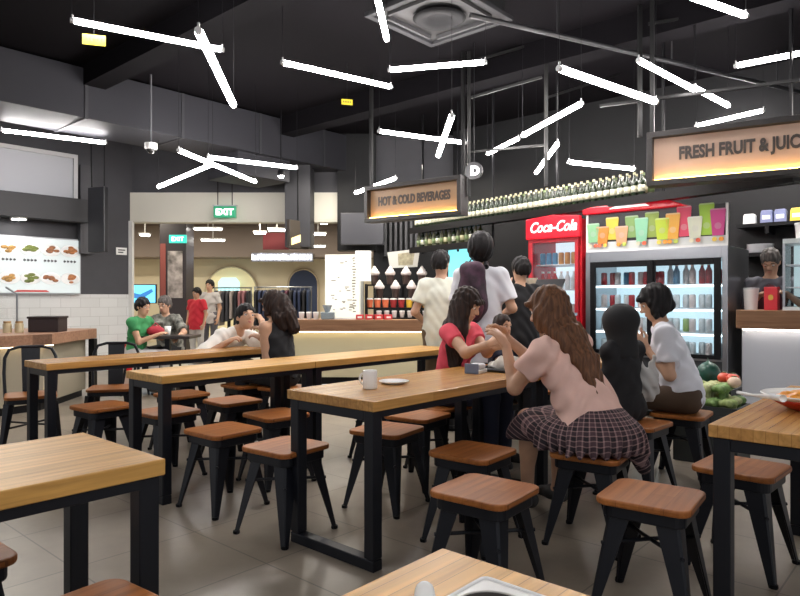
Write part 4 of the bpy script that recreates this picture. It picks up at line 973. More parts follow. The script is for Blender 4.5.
# clothes rails
GC = [(.015,.015,.02), (.02,.03,.07), (.05,.05,.06), (.10,.03,.05), (.35,.30,.28), (.02,.02,.025), (.28,.12,.13), (.02,.035,.08)]
gi = 0
for r_i, (pxa, pxb, dd, lab) in enumerate([(214, 252, 14.0, 'clothes rail in the mall behind the man in the pale shirt'), (254, 312, 13.2, 'clothes rail in the mall behind the long-haired woman in black')]):
    a = PX(pxa, 0, dd); b = PX(pxb, 0, dd); L_ = b.x - a.x; t = thing('clothes_rail', lab, 'rail', (a.x, dd, 0))
    q = MB(); q.tube([(0,0,1.42),(L_,0,1.42)], .014, 8); q.build('rail', STEEL, t); 
    for x in (0.02, L_-.02): q = MB(); q.tube([(x,0,0),(x,0,1.42)], .016, 8); q.build('post', STEEL, t); q = MB(); q.tube([(x,-.25,.02),(x,.25,.02)], .016, 8); q.build('foot', STEEL, t)
    n = int(L_/.085)
    for k in range(n):
        x = .06 + k*(L_-.12)/max(n-1,1); rnd = random.Random(gi*5+1); ln = rnd.uniform(.62,.86)
        t2 = thing('hanging_garment', 'garment on a hanger on the mall rail behind %s' % ('the man in the pale shirt' if r_i == 0 else 'the long-haired woman in black'), 'garment', (a.x + x, dd, 1.42), 0, 'garments on the %s mall rail' % ('left' if r_i == 0 else 'right'))
        q = MB(); q.prism_y([(-.02,-.08),(.02,-.08),(.028,-.2),(.04,-ln),(-.04,-ln),(-.028,-.2)], -.03, .03); 
        q = MB(); vs = []; 
        prof = [(-.06,.07),(-.10,.19),(-.16,.22),(-.34,.20),(-ln,.23)]
        for z_, hw in prof: vs += [(-.022,-hw,z_),(.022,-hw,z_),(.030,0,z_),(.022,hw,z_),(-.022,hw,z_),(-.030,0,z_)]
        fs = [tuple(range(6))] + [(i*6+j, (i+1)*6+j, (i+1)*6+(j+1)%6, i*6+(j+1)%6) for i in range(4) for j in range(6)] + [tuple(reversed(range(24,30)))]
        q.add(vs, fs); c_ = GC[(gi*3 + k*k) % 8] if r_i == 0 else GC[(0,1,1,0,7,5,1,3)[k % 8]]
        q.build('cloth', mat('cloth_%02d' % (GC.index(c_)), c_, .9), t2, 'auto'); q = MB(); q.tube([(0,0,.016),(.012,0,.0),(0,0,-.03),(0,0,-.07)], .004, 5); q.build('hanger', STEEL, t2); gi += 1
# white plant-like counter clutter at the mall end of the drinks counter
# ------------------------------------------------------------------ beverages stall
t = thing('drinks_counter', 'long drinks counter with a wooden top and softly lit pale front', 'counter', (-1.62, 8.95, 0), -.02); Lc = 2.6
q = MB(); q.box(0, Lc, 0, .75, .74, .90); q.build('countertop', CNTW, t, bevel=.006); q = MB(); q.box(.05, Lc-.05, .10, .7, .10, .74); q.build('base', mat('counter_cream', (.44,.40,.26), .6), t); q = MB(); q.box(.06,Lc-.06,.14,.68,0,.10); q.build('plinth', BLACK, t)
q = MB(); q.box(.06, Lc-.06, .04, .07, .725, .737); q.build('light_strip', mat('warm_strip', (0,0,0)), t)
CT = .90
p = PX(344, 0, 9.25); t = thing('menu_stand', 'tall white glowing menu stand on the drinks counter', 'menu', (p.x, 9.3, CT), -.12)
q = MB(); q.box(-.27,.23,-.05,.05,.02,.92); q.build('panel', mat('menu_glow', (.6,.6,.5), .4, emit=(1,.98,.84), strength=.16), t, bevel=.006); q = MB(); q.box(-.29,.25,-.06,.06,0,.02); q.build('base', WPL, t)
q = MB()
rnd = random.Random(9)
for i in range(26): x = rnd.uniform(-.22,.12); z = rnd.uniform(.12,.85); w = rnd.uniform(.02,.07); q.box(x, x+w, -.053,-.05, z, z+.012)
for i in range(20): z = .1 + i*.04; x = rnd.uniform(.12,.14); q.box(x, x + rnd.uniform(.02,.06), -.053,-.05, z, z+.016)
q.build('print', mat('menu_ink', (.16,.14,.10), .6), t)
p = PX(360, 0, 9.6); t = thing('menu_stand', 'small white panel behind the tall glowing menu stand, upper right of it', 'menu', (p.x + .03, 9.66, CT), -.1); q = MB(); q.box(-.10,.13,-.03,.03,.55,1.0); q.build('panel', mat('menu_glow2', (.8,.8,.78), .4, emit=(1,1,.95), strength=.22), t, bevel=.005); q = MB(); q.box(-.02,.02,-.02,.02,0,.55); q.build('post', STEEL, t)
# cups with whipped tops on a stepped rack, jars below
t = thing('display_rack', 'stepped black display rack on the drinks counter', 'rack', (-.42, 9.3, CT))
for i, (z, y) in enumerate(((.30, .22), (.50, .36), (.0, .02), (.16, .12))): q = MB(); q.box(-.08,.86,y-.07,y+.07,z-.02 if z else 0,z+.002 if z else .02); q.build('shelf', BLACK, t)
q = MB(); q.box(-.08,-.06,-.05,.43,0,.5); q.box(.84,.86,-.05,.43,0,.5); q.build('side', BLACK, t)
def cream_cup(x, y, z, c, grp, lab, cream=True, s=1.0):
    t = thing('drink_cup', lab, 'cup', (x, y, z), 0, grp); q = MB(); q.lathe([(.030*s,0),(.034*s,.004),(.044*s,.10*s)], n=16); q.build('cup', c, t, 'auto')
    if cream:
        q = MB(); q.lathe([(.046*s,.10*s),(.058*s,.115*s),(.055*s,.135*s),(.040*s,.15*s),(.036*s,.165*s),(.022*s,.178*s),(.014*s,.195*s),(0,.205*s)], n=16); q.build('whipped_top', mat('cream', (.72,.66,.62), .6), t, True)
    else: q = MB(); q.lathe([(.046*s,.10*s),(.046*s,.112*s),(.03*s,.118*s)], n=16); q.build('lid', WPL, t, 'auto')
MILK = mat('cup_dark', (.05,.03,.025), .3); AMB = mat('drink_amber', (.65,.30,.05), .25); ORG = mat('drink_orange', (.70,.18,.08), .25); DRD = mat('drink_red', (.30,.03,.03), .25); YLW = mat('drink_yellow', (.70,.45,.05), .25)
for i in range(4): cream_cup(-.38 + i*.235, 9.66, CT+.502, MILK, 'cream-topped cups on the upper step', 'cream-topped dark cup on the upper step of the drinks rack', s=1.35)
for i in range(4): cream_cup(-.30 + i*.235, 9.52, CT+.302, MILK, 'cream-topped cups on the middle step', 'cream-topped dark cup on the middle step of the drinks rack', s=1.3)
for i, c in enumerate((ORG, ORG, ORG, DRD, DRD, YLW, YLW, AMB)): cream_cup(-.44 + i*.115, 9.42, CT+.162, c, 'coloured drinks on the rack', '%s drink in the coloured row of the drinks rack' % ('orange' if c is ORG else 'dark red' if c is DRD else 'yellow' if c is YLW else 'amber'), False, 1.15)
for i in range(7): cream_cup(-.30 + i*.11, 9.30, CT+.02, mat('cup_white', (.6,.57,.55), .4), 'pale cups on the lowest step', 'pale lidded cup on the lowest step of the drinks rack', False, .85)
for i in range(4):
    t = thing('snack_box', 'small red snack packet on the drinks counter below the coloured drinks', 'box', (-.56 + i*.13, 9.08, CT), .1*i, 'red packets on the drinks counter'); q = MB(); q.box(-.055,.055,-.04,.04,0,.07); q.build('box', mat('packet_red', (.50,.035,.04), .4), t, bevel=.006); q = MB(); q.box(-.03,.03,-.042,-.04,.02,.045); q.build('print', WPL, t)
for i in range(5): cream_cup(-1.38 + i*.10, 9.12 + .03*(i%2), CT, mat('cup_white', (0,0,0)), 'upturned white cups by the menu stand', 'white cup on the drinks counter left of the menu stand', False, .9)
t = thing('coffee_grinder', 'small grey machine on the drinks counter in front of the menu stand', 'machine', (-1.02, 9.12, CT)); q = MB(); q.box(-.08,.10,-.08,.08,0,.10); q.build('base', mat('machine_grey', (.16,.20,.22), .4), t, bevel=.01); q = MB(); q.lathe([(.03,.10),(.07,.2)], n=16); q.build('hopper', mat('hopper', (.25,.3,.33), .2), t, 'auto')
# black back wall fittings
p = PX(363, 229, 10.6); t = thing('wall_screen', 'dark grey unlit screen left of and below the beverages sign', 'screen', p, -.05); q = MB(); q.box(-.36,.34,-.04,.04,-.26,.26); q.build('panel', mat('screen_grey', (.03,.03,.036), .35), t, bevel=.008); q = MB(); q.box(-.05,.05,.04,.42,-.05,.05); q.build('bracket', BLACK, t)
p = PX(400, 0, 10.7); q = MB()
for i in range(7): q.box(p.x - .26 + i*.085, p.x - .22 + i*.085, 10.8, 10.94, 1.9, 2.98)
struct(q.build('trim_30', mat('slat_black', (.03,.03,.034), .5)))
p = PX(403, 259, 9.95); t = thing('menu_card', 'pale tilted menu card on the drinks stall behind the man in the white tee', 'menu', p); q = MB(); q.prism_y([(-.24,.10),(.26,.16),(.22,-.12),(-.20,-.14)], -.008, .008); q.build('card', mat('card_pale', (.50,.49,.44), .5, emit=(1,.95,.8), strength=.05), t); q = MB(); q.prism_y([(-.08,.08),(.18,.11),(.15,-.09),(-.07,-.10)], -.011, -.008); q.build('print', mat('card_print', (.38,.34,.22), .6, noise=.3, nscale=20), t); q = MB(); q.box(-.02,.02,.0,.03,-(p.z-.0),0); q.build('stand', BLACK, t)
p = PX(464, 266, 9.4); t = thing('till_screen', 'glowing teal screen between the man in the white tee and the backpack woman', 'screen', p, -.2); q = MB(); q.box(-.24,.20,-.02,.02,-.24,.26); q.build('bezel', BLACK, t, bevel=.005); q = MB(); q.box(-.225,.185,-.024,-.02,-.225,.245); q.build('display', mat('teal_glow', (.1,.4,.45), .3, emit=(.22,.72,.82), strength=.36), t); q = MB(); q.box(-.03,.03,-.02,.02,-p.z,-.24); q.build('stand', BLACK, t)
# the hung bottle shelf
sa = Vector((.30, 9.62, 0)); sb = Vector((2.58, 6.46, 0)); SL = (sb - sa).length; sang = math.atan2((sb - sa).y, (sb - sa).x)
t = thing('bottle_shelf', 'long black hanging shelf carrying rows of bottles behind the stalls', 'shelf', (sa.x, sa.y, 0), sang)
for z_, x1_ in ((2.22, SL*1.33), (1.93, 1.45)):
    q = MB(); q.box(-.1, x1_, -.10, .12, z_-.05, z_); q.build('board', BLACK, t, bevel=.003)
    q = MB(); q.box(-.1, x1_, -.13, -.10, z_-.07, z_+.015); q.build('front_lip', mat('lip_black', (.006,.005,.005), .5, spec=.2), t)
for x in (-.08, .72, 1.42, 2.5, SL-.03, SL*1.3): q = MB(); q.box(x-.012,x+.012,.10,.124,1.85 if x < 1.43 else 2.17,CEIL); q.build('upright', BLACK, t)
BOTG = [mat('bottle_green', (.012,.022,.008), .15), mat('bottle_olive', (.035,.04,.012), .15), mat('bottle_pale', (.12,.12,.08), .15), mat('bottle_brown', (.02,.012,.006), .15)]
LBL = [mat('label_white', (.62,.60,.46), .5), mat('label_cream', (.50,.46,.28), .5), mat('label_green', (.16,.22,.09), .5)]
def bottle_proto(i, h_=.26):
    t = thing('bottle', '-', 'bottle', (0,0,0)); q = MB(); q.lathe([(.030,0),(.034,.008),(.034,h_*.56),(.026,h_*.68),(.012,h_*.78),(.0115,h_*.94)], n=14); q.build('glass', BOTG[i % 4], t, 'auto')
    q = MB(); q.lathe([(.0348,h_*.20),(.0348,h_*.46)], n=14); q.build('paper_label', LBL[i % 3], t, True); q = MB(); q.lathe([(.0135,h_*.90),(.0135,h_),(.0,h_)], n=12); q.build('cap', LBL[(i+1) % 3], t, 'auto'); return t
protos = [bottle_proto(i) for i in range(4)]; used = [0]*4
def put_bottle(i, loc, lab, grp):
    if not used[i]: o = protos[i]; o.location = loc; o['label'] = lab; o['group'] = grp; used[i] = 1
    else: o = dup(protos[i], loc, random.uniform(0, 6), lab, grp)
sd = (sb - sa).normalized(); sn = Vector((-sd.y, sd.x, 0))
n = int((SL - .05) / .083)
for k in range(n):
    for r in (0, 1):
        c = sa + sd*(.0 + .083*k + .04*r) + sn*(-.06 + .10*r); put_bottle((k*3 + r) % 3 if r == 0 else (k + 1) % 4, Vector((c.x, c.y, 2.221)), 'bottle in the %s row on the upper board of the hanging bottle shelf' % ('front' if r == 0 else 'rear'), 'bottles on the upper shelf, %s row' % ('front' if r == 0 else 'rear'))
for k in range(16):
    c = sa + sd*(.0 + .088*k) + sn*(-.02); put_bottle((2, 0, 2, 1)[k % 4], Vector((c.x, c.y, 1.931)), 'bottle on the short lower board of the hanging bottle shelf', 'bottles on the lower shelf')
# ------------------------------------------------------------------ hanging signs
SIGNP = mat('sign_plywood', (.46,.315,.235), .5, noise=.05, nscale=3); SFR = mat('sign_frame', (.016,.013,.012), .5); SINK = mat('sign_ink', (.045,.035,.03), .5)
STRIP = mat('sign_strip', (1,1,1), .4, emit=(1,.58,.13), strength=13)
def lit_sign(name, label, a, L_, rot, hgt, body, size, sx, x0, strip=True, spacing=1.0, zoff=.5, face=None):
    t = thing(name, label, 'sign', a, rot)
    q = MB(); q.box(.05, L_-.05, 0, .05, .05, hgt-.05); q.build('panel', face or SIGNP, t)
    q = MB(); q.box(0, L_, -.07, .10, 0, .05); q.box(0, L_, -.07, .10, hgt-.05, hgt); q.box(0, .05, -.07, .10, .05, hgt-.05); q.box(L_-.05, L_, -.07, .10, .05, hgt-.05); q.build('frame', SFR, t, bevel=.003)
    q = MB(); q.box(.06, L_-.06, -.035, -.022, .051, .058); q.build('light_strip', STRIP, t)
    text('lettering', body, size, SINK, t, (x0, -.006, hgt*zoff - size*.33), sx=sx, bold=.006*size/.15, spacing=spacing)
    for x in (.03, L_-.03): q = MB(); q.box(x-.018, x+.018, .02, .056, hgt, CEIL - a.z); q.build('hanger', mat('post_grey', (0,0,0)), t)
    return t
lit_sign('stall_sign', 'warm lit wooden sign reading HOT & COLD BEVERAGES', Vector((-.40, 8.0, 2.12)), 1.36, -.62, .44, 'HOT & COLD BEVERAGES', .145, .61, .17, zoff=.56, face=mat('sign_plywood_dark', (.30,.185,.10), .5, noise=.05, nscale=3))
lit_sign('stall_sign', 'warm lit wooden sign reading FRESH FRUIT & JUICE at the right edge', Vector((2.22, 5.82, 2.19)), 2.25, -.525, .475, 'FRESH FRUIT & JUICE', .150, .69, .255, zoff=.58)
# post frames that cross the picture
PG = mat('post_grey', (0,0,0))
def post_frame(label, pts, bars):
    o = pts[0]; t = thing('post_frame', label, 'frame', (o.x, o.y, pts[0].z))
    for p_, w in ((pts[0], .018),): q = MB(); q.box(-w, w, -w, w, 0, CEIL - o.z); q.build('post', PG, t)
    for a, b in bars: q = MB(); q.taper(a - o, b - o, .026, .026); q.build('bar', PG, t)
P5 = PX(546, 186, 6.9)
post_frame('tall grey hanging post right of the beverages sign with bars running right', [P5], [(Vector((P5.x, P5.y, PX(545, 98, 6.9).z)), PX(620, 74, 7.9)), (Vector((P5.x, P5.y, PX(545, 26, 6.9).z)), PX(640, 8, 7.9)), (Vector((P5.x, P5.y, PX(545, 145, 6.9).z)), PX(470, 152, 8.3))])
P6_ = PX(469, 196, 7.25)
post_frame('grey hanging post at the right end of the beverages sign with bars running right', [P6_], [(Vector((P6_.x, P6_.y, PX(469, 98, 7.25).z)), PX(542, 77, 7.0)), (Vector((P6_.x, P6_.y, PX(469, 62, 7.25).z)), PX(542, 42, 7.0))])
P7_ = PX(648, 134, 5.9)
post_frame('grey hanging post over the left end of the fruit sign with a bar running right', [P7_ + Vector((.0, .2, .02))], [(PX(648, 24, 6.1), PX(790, 2, 5.6)), (PX(600, 106, 6.3), PX(800, 80, 5.2))])
# ------------------------------------------------------------------ red cola fridge
FR = GROT - PI/2            # local x runs along the stall fronts towards the right
cf = Vector((1.47, 7.45, 0)); Wc = .66; Hc_ = 2.06
t = thing('drinks_fridge', 'red glass-door drinks fridge with white script lettering on its header', 'fridge', cf, FR)
q = MB(); q.box(0,.05,0,.62,.05,Hc_); q.box(Wc-.05,Wc,0,.62,.05,Hc_); q.box(.05,Wc-.05,.57,.62,.05,Hc_); q.box(.05,Wc-.05,0,.62,.05,.42); q.box(.05,Wc-.05,.0,.57,1.90,Hc_); q.build('cabinet', RED, t, bevel=.006)
q = MB(); q.prism_y([(0,1.86),(Wc,1.86),(Wc,2.09),(Wc*.5,2.12),(0,2.09)], -.06, .0); q.build('header', mat('cola_red', (.62,.008,.02), .3, emit=(.9,.01,.03), strength=.12), t, bevel=.01)
text('lettering', 'Coca-Cola', .165, mat('cola_white', (.9,.9,.9), .4, emit=(1,1,1), strength=.25), t, (.05,-.064,1.935), sx=.80, shear=.35, bold=.003)
q = MB(); q.box(.05,Wc-.05,.56,.57,.42,1.86); q.build('liner', mat('fridge_liner', (.75,.80,.85), .5, emit=(.70,.9,1), strength=.26), t)  # liner glows in place of a lamp inside the fridge
for z_ in (.70, 1.0, 1.3, 1.58): q = MB(); q.box(.055,Wc-.055,.10,.55,z_-.012,z_); q.build('shelf', mat('shelf_white', (.7,.74,.78), .4), t)
d_ = MB(); d_.box(.03,Wc-.03,-.012,-.004,.44,1.84); dr = d_.build('door', GL, t)
q = MB(); q.box(.03,.07,-.03,0,.42,1.86); q.box(Wc-.07,Wc-.03,-.03,0,.42,1.86); q.box(.07,Wc-.07,-.03,0,.42,.46); q.box(.07,Wc-.07,-.03,0,1.82,1.86); q.build('door_frame', mat('door_red', (.45,.02,.03), .3), dr)
q = MB(); q.tube([(.06,-.03,.95),(.06,-.06,.97),(.06,-.06,1.35),(.06,-.03,1.37)], .009, 8); q.build('door_handle', STEEL, dr, True)
xdir = Vector((math.cos(FR), math.sin(FR), 0)); ydir = Vector((-math.sin(FR), math.cos(FR), 0))
DC = [(.45,.03,.04), (.65,.70,.72), (.10,.30,.50), (.60,.30,.08), (.30,.45,.15), (.70,.62,.6)]
def drink(kind, c, w, h_):
    m_ = mat('drink_%02d' % DC.index(c), c, .3, noise=.15, nscale=14)
    t = thing('drink_bottle' if kind else 'drink_can', '-', 'drink', (0,0,0)); q = MB(); q.lathe([(w*.9,0),(w,.01),(w,h_*.62),(w*.45,h_*.82),(w*.4,h_*.9)] if kind else [(w*.85,0),(w,.012),(w,h_*.9),(w*.85,h_)], n=12); q.build('body', m_, t, 'auto')
    q = MB(); q.lathe([(w*.46,h_*.9),(w*.46,h_)] if kind else [(w*.8,h_),(w*.75,h_+.003)], n=10); q.build('cap', WPL if kind else STEEL, t, 'auto'); return t
dp = {}
def put_drink(kind, ci, loc, lab, grp):
    key = (kind, ci)
    if key not in dp: dp[key] = drink(kind, DC[ci], .032, .20 if kind else .13); o = dp[key]; o.location = loc; o['label'] = lab; o['group'] = grp
    else: dup(dp[key], loc, random.uniform(0, 6), lab, grp)
CN = ['red', 'white', 'blue', 'orange', 'green', 'pale pink']
for si, z_ in enumerate((.42, .70, 1.0, 1.3, 1.58)):
    for k in range(7):
        ci = (si*2 + k//3) % 6; l_ = cf + xdir*(.10 + k*.077) + ydir*.16; put_drink(si % 2, ci, Vector((l_.x, l_.y, z_ + .001)), '%s %s on shelf %s of the red drinks fridge' % (CN[ci], 'bottle' if si % 2 else 'can', ('at the floor', 'second from below', 'in the middle', 'second from the top', 'at the top')[si]), 'drinks in the red fridge shelf %d' % (si+1))
# ------------------------------------------------------------------ juice display fridge
jf = Vector((1.995, 6.985, 0)); Wj = 1.41
t = thing('juice_fridge', 'wide steel display fridge with two glass doors under the juice picture panel', 'fridge', jf, FR)
q = MB(); q.box(0,.05,0,.75,0,1.69); q.box(Wj-.05,Wj,0,.75,0,1.69); q.box(.05,Wj-.05,.70,.75,.1,1.69); q.box(.05,Wj-.05,0,.70,1.58,1.69); q.build('cabinet', STEEL, t, bevel=.004)
q = MB(); q.box(.05,Wj-.05,.02,.70,.06,.62); q.build('base', mat('fridge_base', (.05,.055,.06), .4), t)
q = MB(); q.box(.05,Wj-.05,.02,.06,.30,.34); q.box(.05,Wj-.05,.0,.03,.60,.64); q.build('rail', STEEL, t)
q = MB(); q.box(.05,Wj-.05,.69,.70,.62,1.58); q.build('liner', mat('liner_cool', (.7,.78,.82), .5, emit=(.62,.88,1), strength=.22), t)  # cool inside light put into the liner as a glow
for z_ in (.86, 1.10, 1.34): q = MB(); q.box(.06,Wj-.06,.12,.68,z_-.014,z_); q.build('shelf', mat('shelf_white', (0,0,0)), t); q = MB(); q.box(.06,Wj-.06,.115,.125,z_-.03,z_-.014); q.build('shelf_light', mat('shelf_led', (1,1,1), .4, emit=(.75,.93,1), strength=1.6), t)
for k, (x0_, x1_) in enumerate(((.06, Wj/2 + .02), (Wj/2 - .02, Wj-.06))):
    y_ = -.012 + .014*k; d_ = MB(); d_.box(x0_, x1_, y_, y_+.006, .64, 1.57); dr = d_.build('door', GL, t)
    q = MB(); q.box(x0_,x0_+.06,y_-.012,y_+.012,.62,1.58); q.box(x1_-.06,x1_,y_-.012,y_+.012,.62,1.58); q.box(x0_+.06,x1_-.06,y_-.012,y_+.012,.62,.66); q.box(x0_+.06,x1_-.06,y_-.012,y_+.012,1.52,1.58); q.build('door_frame', BLACK, dr, bevel=.003)
rnd = random.Random(11)
for si, z_ in enumerate((.625, .86, 1.10, 1.34)):
    for k in range(17):
        ci = [[1,1,5,4,1,3,1,1,5], [1,5,1,1,4,1,5,1,1], [5,0,1,1,1,0,5,1,1], [0,0,1,2,1,0,5,0,0]][si][(k + k//4) % 9]; l_ = jf + xdir*(.11 + k*.0765) + ydir*(.22 + .05*(k % 2)); put_drink(1 if si == 3 and k > 8 else 0, ci, Vector((l_.x, l_.y, z_ + .002)), '%s %s on the %s shelf of the juice fridge' % (CN[ci], 'bottle' if si == 3 and k > 8 else 'tub', ('lowest', 'second lowest', 'second highest', 'highest')[si]), 'items in the juice fridge shelf %d' % (si+1))
# juice picture panel on top
t = thing('juice_picture', 'picture panel of colourful juice cups standing on the display fridge', 'sign', jf + Vector((0,0,1.69)) + ydir*.02, FR)
q = MB(); q.box(0,Wj,0,.04,0,.40); q.build('panel', mat('panel_dark', (.012,.010,.012), .4), t, bevel=.003)
q = MB(); q.box(0,.022,-.008,0,0,.40); q.box(Wj-.022,Wj,-.008,0,0,.40); q.box(.022,Wj-.022,-.008,0,0,.022); q.build('frame', WPL, t)
q = MB(); q.box(.022,Wj-.022,-.004,0,.022,.10); q.build('table_print', mat('table_print', (.62,.64,.62), .5), t)
JC = [(.30,.62,.32),(.90,.28,.03),(.85,.62,.05),(.88,.42,.22),(.25,.42,.12),(.30,.68,.42),(.35,.48,.08),(.62,.78,.04),(.92,.46,.05),(.85,.06,.14),(.78,.80,.62),(.42,.70,.05),(.70,.06,.28)]
JZ = [(.10,.29),(.08,.25),(.12,.34),(.07,.24),(.13,.34),(.08,.31),(.12,.36),(.09,.29),(.09,.33),(.11,.39),(.09,.28),(.11,.40),(.10,.34)]
for i, c in enumerate(JC):
    xc = .085 + i*(Wj-.17)/12; z0_, z1_ = JZ[i]; jm = mat('juice_%02d' % i, tuple(x*.72 for x in c), .45, emit=c, strength=.02); back = i in (2,4,6,9,11); y_ = -.008 if back else -.016
    q = MB(); q.prism_y([(xc-.050,z0_),(xc+.050,z0_),(xc+.070,z1_),(xc-.070,z1_)], y_-.004, y_); cu = q.build('cup_print', jm, t)
    q = MB(); q.prism_y([(xc-.070,z1_),(xc+.070,z1_),(xc+.062,z1_+.014),(xc-.062,z1_+.014)], y_-.005, y_); q.build('rim_print', mat('rim_%02d' % i, tuple(x*.55+.20 for x in c), .4), cu)
    q = MB(); q.prism_y(rrect(xc-.030, xc+.030, z0_+.06, z0_+.12, .028), y_-.0055, y_-.004); q.build('logo_print', mat('logo_%02d' % i, tuple(x*.55+.12 for x in c), .4), cu)
    if not back:
        for j in (-1, 1): q = MB(); q.prism_y(rrect(xc + j*.03 - .022, xc + j*.03 + .022, .045, .085, .019), -.025, -.021); q.build('fruit_print', mat('fruit_%02d' % ((i*2+j) % 5), [(.8,.3,.03),(.75,.12,.05),(.5,.6,.1),(.85,.6,.1),(.75,.7,.5)][(i*2+j) % 5], .5), t)
# red canopy box behind the picture panel
p = jf + xdir*-.03 + ydir*-.02 + Vector((0,0,2.092)); t = thing('red_header', 'glossy red header box on top of the juice picture panel', 'header', p, FR)
q = MB(); q.prism_y([(0,0),(1.05,0),(1.02,.03),(.9,.075),(.5,.085),(.1,.075),(0,.055)], 0, .3); q.build('box', mat('header_red', (.60,.008,.02), .22, emit=(.9,.01,.03), strength=.08), t, bevel=.012)
q = MB(); q.prism_y([(.30,.035),(.72,.035),(.68,.058),(.36,.058)], -.004, 0); q.build('stripe', mat('cola_white', (0,0,0)), t)
# ------------------------------------------------------------------ right counter
rc0 = Vector((3.10, 6.00, 0)); t = thing('juice_counter', 'juice counter at the right with a wooden edge and grey lit front', 'counter', rc0, FR)
q = MB(); q.box(0,1.9,0,.55,.92,1.09); q.build('countertop', CNTW, t, bevel=.005); q = MB(); q.box(.03,1.87,.09,.52,.06,.92); q.build('base', mat('front_grey', (.40,.42,.46), .45), t); q = MB(); q.box(.05,1.85,.13,.5,0,.06); q.build('plinth', BLACK, t)
q = MB(); q.box(.05,1.85,.03,.05,.905,.918); q.build('light_strip', mat('neutral_strip', (1,1,1), .5, emit=(1,.93,.85), strength=3), t)
def on_rc(x, y, z=1.09): c = rc0 + xdir*x + ydir*y; return Vector((c.x, c.y, z))
t = thing('carton', 'red carton on the juice counter in front of the vendor', 'box', on_rc(.27,.12), FR); q = MB(); q.box(-.055,.055,-.045,.045,0,.21); q.build('body', mat('carton_red', (.55,.02,.03), .4), t, bevel=.005); q = MB(); q.prism_y(rrect(-.02,.02,.09,.14,.018), -.047, -.045); q.build('emblem', mat('emblem_gold', (.6,.35,.05), .4), t)
t = thing('tub', 'white tub on the juice counter at its left end', 'tub', on_rc(.08,.20)); q = MB(); q.lathe([(.055,0),(.065,.19),(.060,.19),(.05,.01)], n=20); q.build('body', WPL, t, 'auto'); q = MB(); q.lathe([(.069,.19),(.069,.205),(0,.208)], n=20); q.build('lid', mat('lid_pale', (.6,.62,.63), .4), t, 'auto')
t = thing('glass_case', 'glass display case on the juice counter at the right edge', 'case', on_rc(.36,.10), FR)
q = MB(); q.box(0,.8,0,.4,0,.03); q.build('base', mat('case_white', (.6,.66,.66), .4), t); q = MB(); q.box(0,.8,0,.4,.60,.64); q.build('top', mat('case_white', (0,0,0)), t); q = MB(); q.box(0,.8,0,.006,.03,.60); q.box(0,.006,0,.4,.03,.60); q.build('pane', GL, t); q = MB(); q.box(.0,.02,-.004,.0,.03,.6); q.build('corner_post', STEEL, t)
q = MB(); q.box(.02,.78,.37,.39,.03,.60); q.build('back', mat('case_back', (.42,.55,.56), .4, emit=(.7,.95,1), strength=.12), t)
for z_ in (.2,.4): q = MB(); q.box(.02,.78,.03,.37,z_,z_+.01); q.build('shelf', mat('shelf_white', (0,0,0)), t)
t = thing('tub', 'white lidded tub on top of the glass case at the right edge', 'tub', on_rc(.52,.3,1.09+.64)); q = MB(); q.lathe([(.09,0),(.10,.13)], n=20); q.build('body', WPL, t, 'auto'); q = MB(); q.lathe([(.104,.13),(.104,.15),(0,.155)], n=20); q.build('lid', WPL, t, 'auto')
# shelves behind the right counter
def ws_at(px, off=0.0):
    r = (px - CX)/F; w0 = ws + wn*0 + Vector((-AX[0], -AX[1], 0))*off; t_ = (w0.x - r*w0.y)/(bx.x - r*bx.y); c = w0 - bx*t_; return c
for zi, (z_, lab) in enumerate(((2.06, 'upper black shelf behind the vendor at the right'), (1.72, 'lower black shelf behind the vendor at the right'))):
    c = ws_at(736, .32); t = thing('wall_shelf', lab, 'shelf', (c.x, c.y, z_), FR); q = MB(); q.box(0,2.2,0,.31,-.04,0); q.build('board', BLACK, t); q = MB(); q.box(.3,.34,.0,.30,-.12,-.04); q.build('bracket', BLACK, t); q = MB(); q.box(1.8,1.84,0,.30,-.12,-.04); q.build('bracket', BLACK, t)
    if zi == 0:
        items = [(.12,'white carton on the upper shelf behind the vendor','box',WPL), (.30,'blue and white packet on the upper shelf','packet',mat('packet_blue',(.16,.18,.32),.5)), (.44,'second blue and white packet, right of the first on the upper shelf','packet',mat('packet_blue',(0,0,0))), (.60,'yellow packet on the upper shelf behind the vendor','packet',mat('packet_yellow',(.75,.55,.06),.5)), (.76,'green packet on the upper shelf next to the yellow one','packet',mat('packet_green',(.25,.5,.12),.5)), (.92,'white packet on the upper shelf at the frame edge','packet',WPL)]
        for x, l_, cat_, m_ in items:
            c2 = c + xdir*x + ydir*.12; t2 = thing('packet' if cat_ == 'packet' else 'carton', l_, cat_, (c2.x, c2.y, z_), FR); hh = .12 if m_ is WPL else .15; q = MB(); q.prism_y([(-.065,0),(.065,0),(.06,hh*.8),(.05,hh),(-.05,hh),(-.06,hh*.8)], -.05, .05); q.build('body', m_, t2, bevel=.008); q = MB(); q.box(-.04,.04,-.053,-.05,hh*.3,hh*.6); q.build('print', CER, t2)
    else:
        for k in range(8):
            c2 = c + xdir*.22 + ydir*.15; t2 = thing('plate', 'pale plate in the stack on the lower shelf behind the vendor', 'plate', (c2.x, c2.y, z_ + .001 + k*.013), 0, 'stacked plates behind the vendor'); q = MB(); q.lathe([(0,.0),(.08,0),(.14,.010),(.14,.012),(.08,.004),(0,.004)], n=24); q.build('dish', mat('plate_grey', (.55,.55,.57), .3), t2, True)
